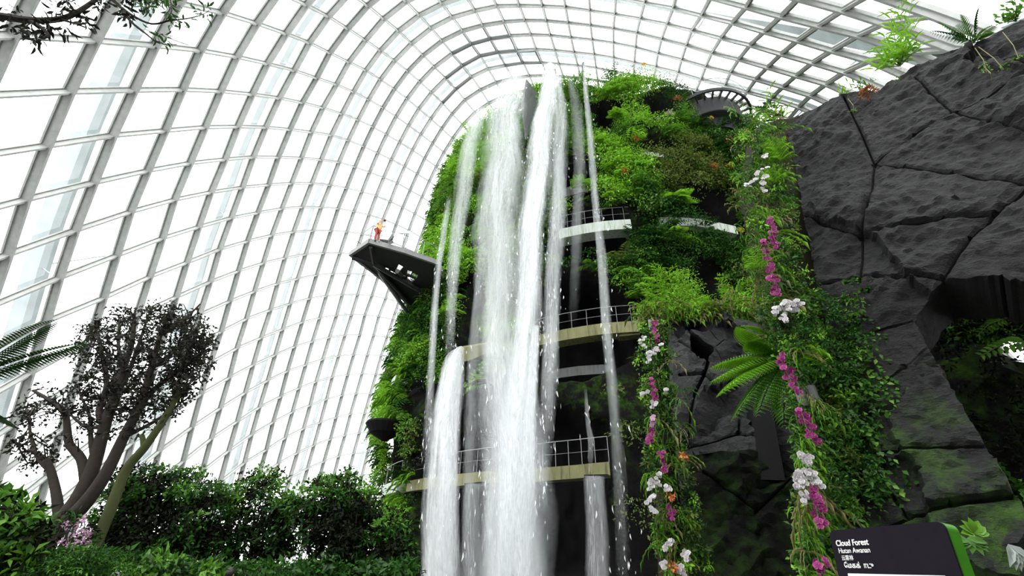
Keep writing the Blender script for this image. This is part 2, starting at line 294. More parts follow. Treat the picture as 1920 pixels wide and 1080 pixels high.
DOME=[(-2,-9,"-548 -182 795 -687 -146 940 -833 -101 1063 -985 -48 1163 -1141 16 1236 -1301 89 1283 -1461 174 1300 -1623 269 1288 -1784 377 1244 -1944 497 1167 -2103 633 1055 -2259 785 910 -2405 951 734 -2537 1122 537 -2652 1293 323 -2751 1460 96 -2836 1623 -141"),
(-1,-12,"-113 -161 569 -226 -141 773 -350 -114 963 -484 -82 1135 -627 -41 1286 -778 7 1414 -934 65 1518 -1095 133 1594 -1259 211 1642 -1425 299 1661 -1591 400 1650 -1756 511 1606 -1920 636 1529 -2084 776 1415 -2247 936 1262 -2400 1110 1079 -2535 1286 876 -2652 1460 658 -2751 1626 430 -2835 1786 192 -2908 1942 -57"),
(0,-14,"155 -101 423 65 -84 653 -37 -63 875 -151 -38 1087 -277 -7 1285 -415 31 1463 -562 75 1620 -717 128 1753 -878 190 1859 -1045 261 1937 -1214 343 1986 -1386 437 2006 -1557 543 1994 -1728 661 1951 -1898 791 1872 -2065 936 1756 -2236 1105 1596 -2393 1284 1406 -2528 1462 1198 -2645 1637 979 -2743 1800 752 -2826 1956 516 -2900 2111 266 -2964 2262 7 -3017 2407 -255"),
(1,-15,"312 -24 462 236 -4 702 148 19 939 46 46 1170 -69 77 1390 -198 113 1595 -339 155 1781 -491 204 1943 -652 260 2078 -819 326 2186 -991 401 2264 -1167 487 2313 -1344 585 2332 -1522 696 2319 -1699 822 2275 -1877 963 2194 -2054 1123 2074 -2222 1290 1911 -2378 1469 1719 -2511 1641 1510 -2629 1820 1290 -2725 1977 1064 -2808 2129 836 -2884 2286 583 -2950 2438 320 -3004 2580 60 -3048 2715 -202"),
(2,-16,"456 53 479 396 77 723 323 104 968 237 134 1212 135 167 1452 19 204 1682 -113 245 1895 -259 292 2087 -416 345 2253 -582 404 2391 -756 472 2498 -935 551 2575 -1117 640 2622 -1300 742 2638 -1484 858 2624 -1667 990 2577 -1849 1138 2494 -2029 1305 2373 -2197 1480 2219 -2345 1648 2031 -2480 1823 1824 -2598 1990 1597 -2699 2156 1368 -2779 2307 1153 -2860 2471 892 -2926 2617 630 -2981 2756 374 -3028 2889 112 -3067 3016 -156"),
(3,-17,"584 127 485 539 156 725 484 188 970 416 222 1220 332 259 1473 231 300 1723 112 343 1963 -23 391 2185 -173 442 2383 -337 498 2553 -510 560 2691 -690 630 2796 -876 710 2870 -1065 801 2913 -1255 906 2925 -1444 1027 2907 -1631 1162 2857 -1815 1312 2770 -1996 1478 2644 -2158 1659 2506 -2308 1842 2330 -2438 2006 2129 -2555 2165 1907 -2661 2345 1678 -2750 2509 1442 -2826 2659 1197 -2891 2793 948 -2949 2936 687 -2998 3068 421 -3040 3193 152 -3074 3313 -121"),
(4,-17,"665 232 723 627 268 957 578 307 1201 514 350 1457 433 396 1721 332 445 1983 211 497 2235 72 550 2466 -85 606 2670 -254 664 2841 -435 728 2978 -623 798 3080 -815 877 3148 -1011 969 3185 -1207 1076 3192 -1402 1200 3170 -1594 1340 3115 -1782 1495 3023 -1958 1661 2902 -2115 1838 2768 -2261 2019 2603 -2390 2186 2410 -2507 2345 2194 -2612 2524 1974 -2704 2687 1736 -2781 2835 1496 -2852 2987 1238 -2911 3122 981 -2961 3251 719 -3005 3373 452 -3041 3492 180 -3072 3607 -101"),
(5,-18,"771 303 729 747 343 948 717 386 1173 675 435 1417 617 488 1682 538 545 1958 437 604 2235 314 664 2499 169 724 2739 6 784 2948 -171 845 3119 -358 908 3253 -553 976 3349 -753 1054 3410 -955 1143 3439 -1157 1249 3439 -1357 1375 3411 -1553 1521 3356 -1741 1684 3268 -1915 1848 3146 -2068 2022 3015 -2211 2198 2852 -2339 2376 2673 -2455 2534 2463 -2561 2704 2241 -2655 2869 2002 -2734 3023 1765 -2805 3169 1516 -2865 3308 1262 -2918 3435 1003 -2963 3556 739 -3001 3674 469 -3034 3791 190 -3062 3899 -100"),
(6,-19,"861 367 730 847 416 961 831 460 1157 810 511 1373 776 571 1622 722 637 1898 646 706 2189 545 777 2480 418 847 2757 267 914 3006 97 977 3217 -87 1038 3387 -282 1100 3515 -484 1165 3603 -690 1238 3656 -899 1323 3676 -1107 1426 3667 -1312 1552 3633 -1510 1699 3572 -1696 1863 3485 -1861 2043 3388 -2013 2208 3251 -2155 2382 3091 -2283 2555 2913 -2397 2731 2722 -2500 2892 2509 -2594 3045 2275 -2676 3211 2039 -2750 3354 1786 -2812 3499 1534 -2867 3624 1273 -2914 3742 1011 -2955 3861 744 -2990 3982 467 -3020 4088 179 -3045 4182 -120"),
(7,-20,"943 417 684 929 473 945 923 533 1175 915 580 1345 904 645 1568 877 718 1824 828 798 2114 753 882 2419 651 966 2724 520 1047 3012 363 1119 3266 185 1185 3478 -6 1245 3643 -207 1303 3763 -415 1362 3843 -627 1430 3887 -841 1511 3899 -1055 1610 3881 -1265 1736 3841 -1466 1895 3784 -1651 2059 3695 -1807 2241 3607 -1956 2397 3468 -2095 2574 3317 -2223 2750 3141 -2334 2926 2960 -2438 3083 2747 -2531 3235 2523 -2614 3397 2289 -2688 3554 2046 -2752 3699 1795 -2812 3814 1526 -2860 3934 1267 -2903 4056 998 -2939 4176 725 -2971 4275 442 -2999 4366 148 -3023 4453 -160"),
(8,-21,"1035 470 605 1012 522 887 1000 581 1132 997 640 1333 1003 714 1543 999 798 1786 975 882 2044 927 978 2348 854 1073 2656 752 1170 2969 616 1261 3264 451 1339 3520 267 1405 3727 71 1463 3885 -136 1515 3996 -348 1567 4065 -563 1629 4102 -782 1706 4108 -1001 1801 4083 -1216 1929 4039 -1412 2095 3987 -1592 2255 3899 -1742 2429 3811 -1893 2591 3676 -2028 2763 3530 -2153 2950 3367 -2265 3119 3184 -2367 3275 2982 -2463 3427 2757 -2548 3590 2523 -2625 3741 2275 -2689 3879 2033 -2751 4005 1764 -2800 4140 1509 -2846 4252 1234 -2885 4355 966 -2918 4460 689 -2947 4553 401 -2973 4639 98 -2995 4722 -223"),
(9,-21,"1113 584 802 1092 643 1086 1084 711 1331 1099 794 1543 1098 873 1763 1092 971 2024 1063 1069 2305 1016 1180 2613 940 1274 2901 840 1387 3216 698 1485 3512 528 1566 3761 339 1631 3959 140 1688 4109 -70 1734 4210 -284 1775 4267 -501 1832 4299 -723 1906 4300 -943 1999 4274 -1157 2124 4227 -1356 2286 4168 -1524 2446 4091 -1679 2623 3997 -1823 2798 3878 -1952 2958 3738 -2080 3145 3572 -2192 3314 3391 -2295 3470 3191 -2391 3629 2973 -2478 3789 2740 -2552 3943 2505 -2618 4094 2261 -2684 4218 1987 -2737 4339 1725 -2783 4452 1460 -2823 4561 1190 -2859 4654 918 -2889 4745 640 -2917 4832 341 -2942 4914 22"),
(10,-22,"1228 652 675 1201 710 989 1184 780 1276 1182 861 1528 1192 947 1740 1194 1045 1983 1180 1153 2262 1153 1274 2563 1091 1389 2876 1013 1490 3157 901 1603 3464 761 1706 3744 592 1791 3982 400 1851 4165 203 1911 4309 -10 1954 4404 -225 1982 4448 -439 2042 4481 -666 2102 4471 -885 2199 4447 -1097 2333 4405 -1290 2483 4342 -1461 2647 4263 -1613 2825 4172 -1752 3001 4060 -1879 3169 3925 -2001 3345 3768 -2115 3524 3587 -2220 3681 3387 -2314 3845 3175 -2398 4002 2953 -2477 4150 2712 -2547 4295 2462 -2610 4430 2201 -2665 4552 1939 -2713 4661 1676 -2757 4756 1403 -2795 4854 1130 -2825 4950 860 -2855 5037 564 -2882 5113 251 -2905 5187 -82"),
(11,-23,"1353 729 509 1322 782 847 1296 848 1163 1280 926 1452 1279 1016 1708 1292 1121 1943 1292 1233 2203 1275 1357 2497 1243 1492 2807 1173 1599 3099 1083 1714 3398 957 1814 3682 813 1913 3942 646 2001 4168 459 2069 4348 258 2117 4477 48 2161 4568 -162 2205 4623 -384 2255 4646 -597 2310 4636 -819 2405 4611 -1035 2544 4569 -1219 2693 4510 -1388 2862 4434 -1540 3037 4340 -1677 3214 4228 -1804 3389 4097 -1924 3568 3943 -2036 3743 3765 -2139 3894 3571 -2231 4067 3366 -2317 4224 3143 -2393 4367 2914 -2464 4512 2667 -2529 4640 2408 -2587 4758 2142 -2639 4868 1873 -2682 4982 1603 -2723 5070 1328 -2755 5175 1046 -2787 5248 763 -2816 5318 462 -2841 5390 137 -2862 5463 -215"),
(12,-23,"1452 864 667 1421 924 1007 1396 996 1325 1380 1081 1619 1376 1182 1887 1385 1295 2133 1381 1422 2410 1363 1553 2698 1325 1693 3005 1252 1812 3302 1153 1933 3602 1025 2026 3864 876 2123 4115 709 2210 4329 521 2286 4509 319 2332 4631 120 2371 4714 -98 2414 4769 -316 2461 4790 -527 2520 4786 -749 2620 4764 -963 2759 4722 -1144 2910 4666 -1312 3080 4590 -1463 3259 4497 -1598 3438 4387 -1723 3616 4257 -1841 3795 4106 -1950 3968 3934 -2053 4126 3741 -2145 4289 3539 -2231 4448 3318 -2309 4589 3087 -2382 4730 2839 -2445 4863 2589 -2507 4980 2316 -2559 5094 2047 -2605 5195 1782 -2645 5289 1513 -2682 5377 1231 -2714 5457 950 -2744 5529 661 -2771 5599 341 -2795 5672 -11"),
(13,-25,"1621 912 75 1588 956 453 1556 1011 814 1526 1078 1157 1501 1156 1478 1482 1247 1776 1473 1353 2053 1478 1483 2325 1476 1622 2601 1449 1742 2865 1407 1895 3182 1325 2015 3476 1224 2143 3772 1097 2266 4051 944 2356 4285 781 2436 4481 592 2513 4654 394 2562 4775 188 2601 4858 -22 2647 4913 -244 2681 4929 -448 2721 4917 -663 2837 4907 -874 2980 4871 -1060 3135 4813 -1232 3310 4735 -1378 3492 4646 -1509 3670 4539 -1632 3847 4412 -1748 4024 4263 -1855 4195 4095 -1956 4366 3909 -2049 4525 3706 -2135 4679 3488 -2215 4825 3254 -2290 4963 3005 -2351 5101 2763 -2416 5211 2491 -2471 5319 2224 -2521 5414 1951 -2562 5521 1674 -2600 5605 1400 -2632 5690 1122 -2664 5749 844 -2694 5817 525 -2720 5889 172 -2740 5964 -204"),
(14,-26,"1758 1019 -189 1727 1058 206 1696 1108 587 1665 1170 953 1635 1244 1299 1610 1330 1625 1589 1428 1930 1577 1543 2218 1571 1677 2499 1559 1815 2775 1528 1949 3051 1475 2091 3348 1394 2225 3643 1290 2358 3931 1165 2484 4199 1017 2584 4426 848 2652 4609 668 2724 4770 466 2785 4897 273 2815 4971 53 2853 5025 -164 2905 5052 -374 2949 5044 -580 3048 5031 -787 3201 5001 -969 3367 4950 -1135 3554 4879 -1281 3734 4789 -1410 3911 4684 -1529 4088 4561 -1642 4264 4417 -1751 4453 4247 -1855 4612 4057 -1947 4771 3858 -2033 4921 3645 -2113 5065 3414 -2187 5211 3166 -2255 5342 2910 -2319 5455 2645 -2376 5559 2379 -2428 5652 2107 -2471 5754 1832 -2511 5844 1544 -2547 5917 1268 -2579 5981 994 -2611 6046 682 -2638 6117 333 -2660 6192 -43"),
(15,-26,"1867 1170 -73 1838 1214 326 1807 1271 712 1777 1340 1082 1748 1422 1433 1721 1515 1764 1698 1621 2077 1679 1742 2374 1662 1875 2662 1638 2014 2943 1598 2153 3224 1539 2294 3512 1456 2432 3797 1352 2565 4071 1227 2688 4322 1081 2789 4540 915 2866 4721 735 2934 4874 543 2993 4994 346 3034 5075 135 3078 5132 -78 3133 5163 -285 3199 5167 -489 3297 5155 -699 3425 5116 -881 3608 5068 -1036 3795 5004 -1174 3979 4920 -1301 4160 4818 -1418 4342 4697 -1534 4527 4550 -1647 4703 4375 -1746 4873 4192 -1837 5032 3996 -1921 5182 3786 -2002 5325 3559 -2079 5465 3309 -2157 5575 3043 -2214 5712 2785 -2274 5814 2513 -2326 5909 2244 -2372 5998 1971 -2414 6088 1684 -2450 6165 1409 -2487 6222 1127 -2521 6283 817 -2549 6354 471 -2572 6429 96 -2589 6503 -298"),
(16,-26,"1979 1331 32 1951 1382 436 1922 1446 827 1891 1522 1202 1861 1610 1558 1832 1710 1895 1805 1822 2215 1780 1946 2520 1752 2080 2813 1716 2219 3098 1668 2359 3380 1602 2500 3660 1517 2638 3934 1411 2769 4194 1285 2888 4431 1141 2990 4640 980 3074 4817 804 3146 4965 617 3207 5082 422 3261 5169 218 3315 5229 12 3379 5264 -192 3457 5276 -394 3558 5265 -593 3689 5232 -771 3859 5184 -924 4044 5120 -1060 4229 5038 -1184 4414 4939 -1301 4598 4819 -1415 4781 4675 -1532 4965 4496 -1628 5144 4314 -1718 5308 4119 -1802 5460 3909 -1881 5605 3683 -1960 5739 3435 -2042 5841 3168 -2102 5971 2908 -2165 6071 2631 -2217 6166 2366 -2267 6252 2087 -2313 6330 1806 -2351 6407 1523 -2390 6460 1246 -2423 6528 933 -2452 6602 587 -2476 6676 215 -2494 6749 -178"),
(17,-26,"2094 1503 126 2067 1561 535 2038 1631 931 2007 1713 1310 1975 1807 1672 1943 1913 2015 1911 2029 2341 1878 2156 2652 1841 2290 2949 1796 2429 3238 1739 2569 3518 1667 2709 3792 1578 2845 4055 1470 2973 4302 1345 3091 4529 1202 3195 4729 1045 3284 4902 873 3362 5046 692 3431 5162 502 3496 5251 305 3562 5314 106 3636 5352 -92 3725 5368 -287 3833 5362 -475 3967 5335 -647 4128 5289 -800 4305 5225 -937 4489 5144 -1062 4674 5044 -1179 4861 4923 -1293 5048 4778 -1404 5238 4606 -1503 5423 4419 -1592 5587 4224 -1676 5739 4015 -1755 5884 3789 -1834 6016 3545 -1909 6134 3286 -1979 6245 3017 -2044 6342 2744 -2099 6445 2463 -2151 6526 2185 -2198 6601 1903 -2240 6668 1624 -2279 6726 1341 -2315 6790 1028 -2345 6861 684 -2371 6933 314 -2390 7002 -76"),
(18,-26,"2211 1686 208 2184 1749 622 2155 1825 1023 2123 1913 1407 2089 2013 1774 2054 2123 2123 2017 2243 2454 1976 2371 2769 1930 2505 3071 1877 2644 3360 1813 2783 3638 1735 2921 3906 1642 3055 4160 1532 3183 4397 1407 3300 4614 1267 3406 4808 1112 3501 4975 946 3586 5117 770 3664 5232 586 3739 5321 397 3817 5385 205 3902 5426 15 4000 5444 -172 4115 5442 -352 4251 5419 -518 4407 5376 -669 4578 5314 -807 4759 5233 -933 4944 5132 -1052 5131 5011 -1165 5320 4866 -1272 5509 4698 -1370 5691 4512 -1460 5858 4315 -1544 6012 4105 -1624 6156 3880 -1701 6289 3639 -1776 6410 3383 -1847 6519 3116 -1912 6620 2841 -1971 6717 2559 -2024 6800 2278 -2073 6874 1996 -2118 6939 1712 -2159 7000 1420 -2196 7063 1104 -2229 7129 761 -2256 7196 394 -2278 7261 7"),
(19,-26,"2329 1878 277 2303 1948 696 2273 2029 1101 2240 2122 1491 2203 2226 1863 2164 2340 2216 2122 2462 2552 2075 2592 2871 2022 2727 3175 1961 2864 3464 1890 3003 3740 1807 3140 4002 1710 3272 4249 1599 3399 4479 1474 3517 4688 1336 3626 4875 1185 3725 5038 1023 3818 5176 852 3905 5289 675 3990 5377 493 4078 5442 310 4174 5483 127 4280 5504 -52 4401 5504 -223 4538 5484 -384 4692 5444 -534 4860 5384 -671 5037 5304 -798 5219 5204 -917 5405 5082 -1029 5592 4938 -1135 5778 4773 -1232 5956 4590 -1323 6123 4393 -1407 6278 4182 -1488 6422 3957 -1565 6555 3717 -1639 6677 3464 -1710 6788 3199 -1775 6890 2926 -1836 6984 2646 -1891 7068 2363 -1941 7143 2077 -1988 7211 1787 -2031 7274 1486 -2070 7337 1166 -2104 7400 823 -2133 7463 458 -2157 7523 73"),
(20,-26,"2447 2081 333 2421 2156 756 2391 2243 1166 2356 2340 1560 2317 2448 1936 2274 2564 2294 2227 2689 2634 2174 2819 2956 2115 2954 3261 2048 3092 3550 1971 3229 3823 1883 3365 4081 1784 3497 4323 1671 3623 4546 1547 3742 4749 1410 3854 4930 1263 3959 5088 1105 4058 5223 940 4154 5334 769 4249 5420 595 4346 5484 419 4451 5525 244 4564 5545 73 4690 5547 -92 4829 5530 -248 4982 5493 -394 5146 5436 -531 5320 5358 -658 5499 5258 -776 5681 5137 -888 5865 4995 -992 6045 4832 -1090 6220 4651 -1180 6385 4454 -1266 6539 4243 -1346 6683 4019 -1423 6817 3780 -1497 6939 3529 -1567 7052 3267 -1633 7154 2995 -1694 7248 2717 -1751 7333 2433 -1803 7409 2144 -1851 7479 1847 -1895 7545 1539 -1936 7608 1214 -1972 7669 870 -2003 7728 506 -2029 7784 124"),
(21,-26,"2566 2293 374 2540 2373 801 2509 2465 1215 2473 2566 1613 2431 2677 1993 2385 2796 2355 2333 2922 2698 2275 3054 3022 2211 3189 3328 2138 3325 3617 2057 3462 3889 1965 3597 4143 1863 3729 4379 1749 3856 4597 1625 3977 4795 1490 4092 4971 1346 4202 5125 1193 4307 5257 1034 4410 5365 869 4514 5449 701 4620 5511 532 4731 5550 365 4851 5570 201 4981 5572 43 5122 5557 -109 5274 5523 -252 5436 5468 -386 5606 5392 -512 5781 5294 -631 5959 5174 -741 6138 5033 -845 6314 4872 -942 6484 4693 -1033 6646 4497 -1119 6799 4287 -1200 6942 4063 -1277 7075 3826 -1351 7198 3577 -1421 7310 3317 -1487 7414 3047 -1548 7508 2769 -1606 7594 2484 -1659 7672 2192 -1708 7744 1891 -1754 7811 1577 -1796 7874 1249 -1833 7934 903 -1866 7990 540 -1894 8042 161")]
# ================= the glass dome (setting) =================
def dome():
    root = empty('ceiling', (0, 20, 0), 'huge white-lit glass dome with a grid of grey steel ribs over the whole garden', 'glass roof', kind='structure')
    G = {}; KD = 1.18
    for a, r0, s in DOME:
        v = np.array(list(map(int, s.split())), float).reshape(-1, 3) / 100
        for k in range(len(v)):
            p = Vector(v[k]) * KD
            if r0 + k < -10 and p.length < 14.0: continue
            G[(a, r0 + k)] = p + Vector((0, 0, EYE))
    cen = Vector((4.2, 52.9, -24.2)) * KD + Vector((0, 0, EYE)); ax = Vector((33.1, 60.2, 80.)) * KD
    def nrm(p):
        c, s = math.cos(-.2846), math.sin(-.2846); q = p - cen; x = c * q.x + s * q.y; y = -s * q.x + c * q.y
        x /= ax.x ** 2; y /= ax.y ** 2; return Vector((c * x - s * y, s * x + c * y, q.z / ax.z ** 2)).normalized()
    NR = {k: nrm(p) for k, p in G.items()}
    def size(a, r):
        d = [(G[k] - G[(a, r)]).length for k in ((a + 1, r), (a - 1, r), (a, r + 1), (a, r - 1)) if k in G]
        return sum(d) / len(d) if d else 2.
    SZ = {k: size(*k) for k in G}
    def DM(r): return min(1., max(.45, 1 - (-r - 4) / 12))      # webs get shallower over the low eastern flank
    def beam(pts, nr, w_, dep, fl, szs, dms):
        # T section: deep web towards the inside, flange at the glass
        V = []; n = len(pts)
        for i in range(n):
            d = (pts[min(i + 1, n - 1)] - pts[max(i - 1, 0)]).normalized(); u = nr[i]; s = d.cross(u).normalized()
            q = min(1.18, max(.22, (szs[i] / 2.7)))
            for x, y in ((-w_ / 2, -dep), (w_ / 2, -dep), (w_ / 2, -.10), (fl / 2, -.10), (fl / 2, 0), (-fl / 2, 0), (-fl / 2, -.10), (-w_ / 2, -.10)):
                V.append(pts[i] + (s * x + u * y * (dms[i] if y < -.2 else 1)) * q)
        F = [(i * 8 + k, i * 8 + (k + 1) % 8, (i + 1) * 8 + (k + 1) % 8, (i + 1) * 8 + k) for i in range(n - 1) for k in range(8)]
        F += [tuple(reversed(range(8))), tuple((n - 1) * 8 + k for k in range(8))]
        return V, F
    for a in range(-2, 22):
        rs = sorted(r for (x, r) in G if x == a)
        V, F = beam([G[(a, r)] for r in rs], [NR[(a, r)] for r in rs], .13, .50, .26, [SZ[(a, r)] for r in rs], [DM(r) for r in rs]); mobj('rib', V, F, MT['steel'], root)
    for r in range(-27, 23):
        As = sorted(x for (x, q) in G if q == r)
        if len(As) < 2: continue
        V, F = beam([G[(a, r)] for a in As], [NR[(a, r)] for a in As], .10, .40, .22, [SZ[(a, r)] for a in As], [DM(r) for a in As]); mobj('purlin', V, F, MT['steel'], root)
    # panes
    keys = sorted(G); ix = {k: i for i, k in enumerate(keys)}
    V = [G[k] + NR[k] * .03 for k in keys]
    F = [(ix[(a, r)], ix[(a + 1, r)], ix[(a + 1, r + 1)], ix[(a, r + 1)]) for a, r in keys if (a + 1, r) in ix and (a, r + 1) in ix and (a + 1, r + 1) in ix]
    mobj('glass_panes', V, np.array(F), MT['glass'], root)
    # arches outside the glass, and the forked struts that tie them to the grid
    st = MB()
    for a0 in (-1, 3, 7, 11, 15, 19):
        fr = .10
        rs = [r for r in range(-20, 22) if (a0, r) in G and (a0 - 1, r) in G]
        P = [G[(a0 - 1, r)].lerp(G[(a0, r)], fr) + NR[(a0, r)] * 1.7 for r in rs]
        mb = MB(); V = []
        for i, p in enumerate(P):
            d = (P[min(i + 1, len(P) - 1)] - P[max(i - 1, 0)]).normalized(); u = NR[(a0, rs[i])]; s = d.cross(u).normalized()
            for x, y in ((-.42, -.45), (.42, -.45), (.42, .6), (-.42, .6)): V.append(p + s * x + u * y)
        F = [(i * 4 + k, i * 4 + (k + 1) % 4, (i + 1) * 4 + (k + 1) % 4, (i + 1) * 4 + k) for i in range(len(P) - 1) for k in range(4)]
        mobj('outer_arch', V, F, MT['arch'], root)
        for i, r in enumerate(rs):
            if r % 5 == 1:
                for aa in (a0 - 1, a0):
                    if (aa, r) in G: st.tube([P[i], G[(aa, r)]], .06, 5)
    st.build('strut', MT['arch'], root)
    # darker frames set inside some roof cells high above the mountain
    vm = []
    for a, r in ((11, -4), (11, -5), (11, -6), (12, -3), (12, -4), (12, -5), (12, -6), (13, -2), (13, -3), (13, -6), (13, -7)):
        ks = [(a, r), (a + 1, r), (a + 1, r + 1), (a, r + 1)]
        if not all(k in G for k in ks): continue
        m = MB(); c = sum((G[k] for k in ks), Vector()) / 4; u = NR[ks[0]]
        q = [c.lerp(G[k], .93) - u * .3 for k in ks]
        for i in range(4):
            m.bar(q[i], q[(i + 1) % 4], .14 if i in (3, 1) else .06, .3, u)
        m.build('dark_frame', MT['dframe'], root)
    return G, NR
MT['dframe'] = plain('frame_grey', (.07, .075, .075), .5)
GRID, GNR = dome()

# floor
fl = MB(); fl.box((0, 40, -.15), (160, 160, .3)); f = fl.build('floor', plain('dark_paving', (.06, .058, .052), .8, nz=2)); prop(f, 'dark paved garden floor under the dome', 'floor', kind='structure')
# dark walls out of view, added to block low light from behind and right
for nm, c, d in (('wall_blocker_south', (1, -7.5, 5.5), (34, .6, 11)), ('wall_blocker_east', (14.5, -1.5, 4.5), (.6, 12, 9))):
    mb = MB(); mb.box(c, d); prop(mb.build(nm, plain('blocker_stone', (.05, .05, .05), .85, nz=1)), 'dark stone ' + nm.replace('_', ' ') + ' added unseen to cut light', 'wall', kind='structure')
# ================= the planted mountain =================
MC = Vector((8, 35, 0))
_zl = [0, 3, 6, 10, 16, 21, 25, 29, 33, 36]
def prof(z, vals): return np.interp(z, _zl, vals)
RL = [14.2, 14.8, 16.3, 17.2, 16.8, 15.9, 15.6, 15.5, 15.4, 15.2]
RF = [15.6, 15.5, 15.4, 15.3, 15.4, 15.6, 15.6, 15.6, 15.5, 15.2]
RR = [12.5, 13.0, 13.2, 13.4, 13.6, 13.9, 14.2, 14.4, 14.6, 14.4]
def Rm(th, z):
    a = np.clip(-th / (PI / 2), 0, 1); a = a * a * (3 - 2 * a); b = np.clip((th - .75) / .8, 0, 1); b = b * b * (3 - 2 * b)
    f_ = prof(z, RF) + .8 * np.exp(-((th - .62) / .3) ** 2)
    return f_ * (1 - a - b) + prof(z, RL) * a + prof(z, RR) * b
def mpos(th, R, z): return np.stack([8 + R * np.sin(th), 35 - R * np.cos(th), z], -1)
_AZ = np.array(RIGHT); _O = np.array([0, 0, EYE])
def hit(px, py):
    "where a sight line meets the smooth mountain face: (theta, z)"
    d = np.array(ray(px, py)); prev = None
    for t in np.arange(8, 70, .1):
        p = _O + d * t; th = math.atan2(p[0] - 8, 35 - p[1]); r = math.hypot(p[0] - 8, p[1] - 35)
        if r < Rm(th, p[2]): return th, p[2]
    # missed: closest pass
    best = None
    for t in np.arange(8, 70, .25):
        p = _O + d * t; th = math.atan2(p[0] - 8, 35 - p[1]); g = math.hypot(p[0] - 8, p[1] - 35) - Rm(th, p[2])
        if best is None or g < best[0]: best = (g, th, p[2])
    return best[1], best[2]
def hits(pts): return [hit(*p) for p in pts]
def sz(th, z): return th * 16.0, z
def poly_sd(S, Z, poly):
    "signed distance (positive inside) of points to a polygon in unrolled surface coordinates"
    P = np.array(poly); d = np.full(S.shape, 1e9); ins = np.zeros(S.shape, bool)
    for i in range(len(P)):
        a = P[i]; b = P[(i + 1) % len(P)]; ab = b - a; L = (ab ** 2).sum() + 1e-9
        t = np.clip(((S - a[0]) * ab[0] + (Z - a[1]) * ab[1]) / L, 0, 1)
        d = np.minimum(d, np.hypot(S - a[0] - t * ab[0], Z - a[1] - t * ab[1]))
        c = ((a[1] > Z) != (b[1] > Z)) & (S < (b[0] - a[0]) * (Z - a[1]) / (b[1] - a[1] + 1e-12) + a[0]); ins ^= c
    return np.where(ins, d, -d)
def spoly(pix): return [sz(*hit(*p)) for p in pix]
CAVES = [  # outline seen on the face, how deep it goes
    ([(1052, 415), (1075, 392), (1120, 385), (1165, 400), (1180, 415), (1172, 455), (1150, 478), (1120, 490), (1060, 482), (1040, 460)], 3.2),
    ([(1108, 205), (1125, 190), (1152, 198), (1162, 225), (1155, 250), (1125, 258), (1108, 245)], 2.0),
    ([(1040, 345), (1045, 308), (1085, 300), (1112, 312), (1118, 345), (1100, 372), (1045, 378)], 2.4),
    ([(1200, 190), (1235, 182), (1260, 200), (1262, 228), (1215, 226)], 1.6),
    ([(1200, 262), (1225, 255), (1245, 268), (1250, 292), (1205, 290)], 1.4),
    ([(1015, 560), (1030, 525), (1085, 515), (1140, 530), (1175, 560), (1192, 600), (1195, 640), (1185, 668), (1150, 690), (1100, 712), (1040, 712), (1010, 690)], 3.8),
    ([(1262, 395), (1275, 368), (1305, 354), (1345, 366), (1375, 400), (1388, 440), (1372, 455), (1335, 440), (1325, 405)], 2.0),
    ([(870, 560), (880, 520), (905, 520), (915, 560), (915, 640), (930, 690), (880, 700), (865, 650)], 2.4),
    ([(885, 380), (905, 400), (905, 470), (880, 470)], 1.6),
    ([(730, 700), (745, 672), (772, 680), (768, 720), (742, 735)], 1.6),
    ([(728, 862), (745, 812), (765, 830), (765, 900), (762, 925), (722, 925)], 2.4),
    ([(1300, 490), (1345, 500), (1352, 545), (1325, 570), (1300, 550)], 1.3),
    ([(820, 860), (840, 760), (885, 740), (960, 760), (1060, 760), (1140, 800), (1150, 880), (1140, 930), (1150, 1100), (800, 1100), (800, 930)], 3.6),
]
CAVEP = [(spoly(p), d) for p, d in CAVES]
BARE = spoly([(800, 720), (870, 700), (1010, 712), (1120, 700), (1200, 660), (1250, 700), (1330, 760), (1500, 760), (1500, 1150), (745, 1150), (770, 960), (790, 820)])
MOSSZ = spoly([(1150, 650), (1230, 640), (1230, 900), (1150, 900)])
def mountain_fields(S, Z):
    depth = np.zeros(S.shape)
    for P, d in CAVEP:
        sd = poly_sd(S, Z, P); k = np.clip((sd + .15) / .75, 0, 1); depth = np.maximum(depth, d * k * k * (3 - 2 * k))
    return depth
nth, nz = 440, 138
TH = np.linspace(-PI, PI, nth, endpoint=False); ZZ = np.linspace(0, 34.0, nz)
th2, z2 = np.meshgrid(TH, ZZ); S2 = th2 * 16
dep = mountain_fields(S2, z2)
R2 = Rm(th2, z2)
NO = np.zeros(R2.shape)
for i in range(nz):
    for j in range(nth):
        t = TH[j]; v = Vector((math.sin(t) * 16, -math.cos(t) * 16, ZZ[i]))
        NO[i, j] = noise.fractal(v * .22, 1, 2, 5) * .9 + abs(noise.noise(v * .9)) * -.5
R2 = R2 + NO - dep
R2[-6:] -= (np.linspace(0, 1, 6) ** 2 * 1.6)[:, None]
V = mpos(th2, R2, z2).reshape(-1, 3)
I = np.arange(nz * nth).reshape(nz, nth); J = np.roll(I, -1, 1)
F = np.stack([I[:-1], J[:-1], J[1:], I[1:]], -1).reshape(-1, 4)
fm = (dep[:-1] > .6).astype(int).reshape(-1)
cap = len(V); V = np.vstack([V, [[8, 35, 35.0]]])
moss = np.append(np.clip((NO + .3), 0, 1).reshape(-1) * .8, .5)
FL = [tuple(f) for f in F] + [(int(I[-1, j]), int(J[-1, j]), cap) for j in range(nth)]
MTN = empty('planted_mountain', (8, 35, 0), 'tall planted mountain tower draped in greenery behind the waterfalls', 'mountain')
mobj('rock_face', V, FL, None, MTN, smooth=True, tint=moss, mats=[MT['cliff'], MT['cave']], fmi=np.append(fm, np.zeros(nth, int)))
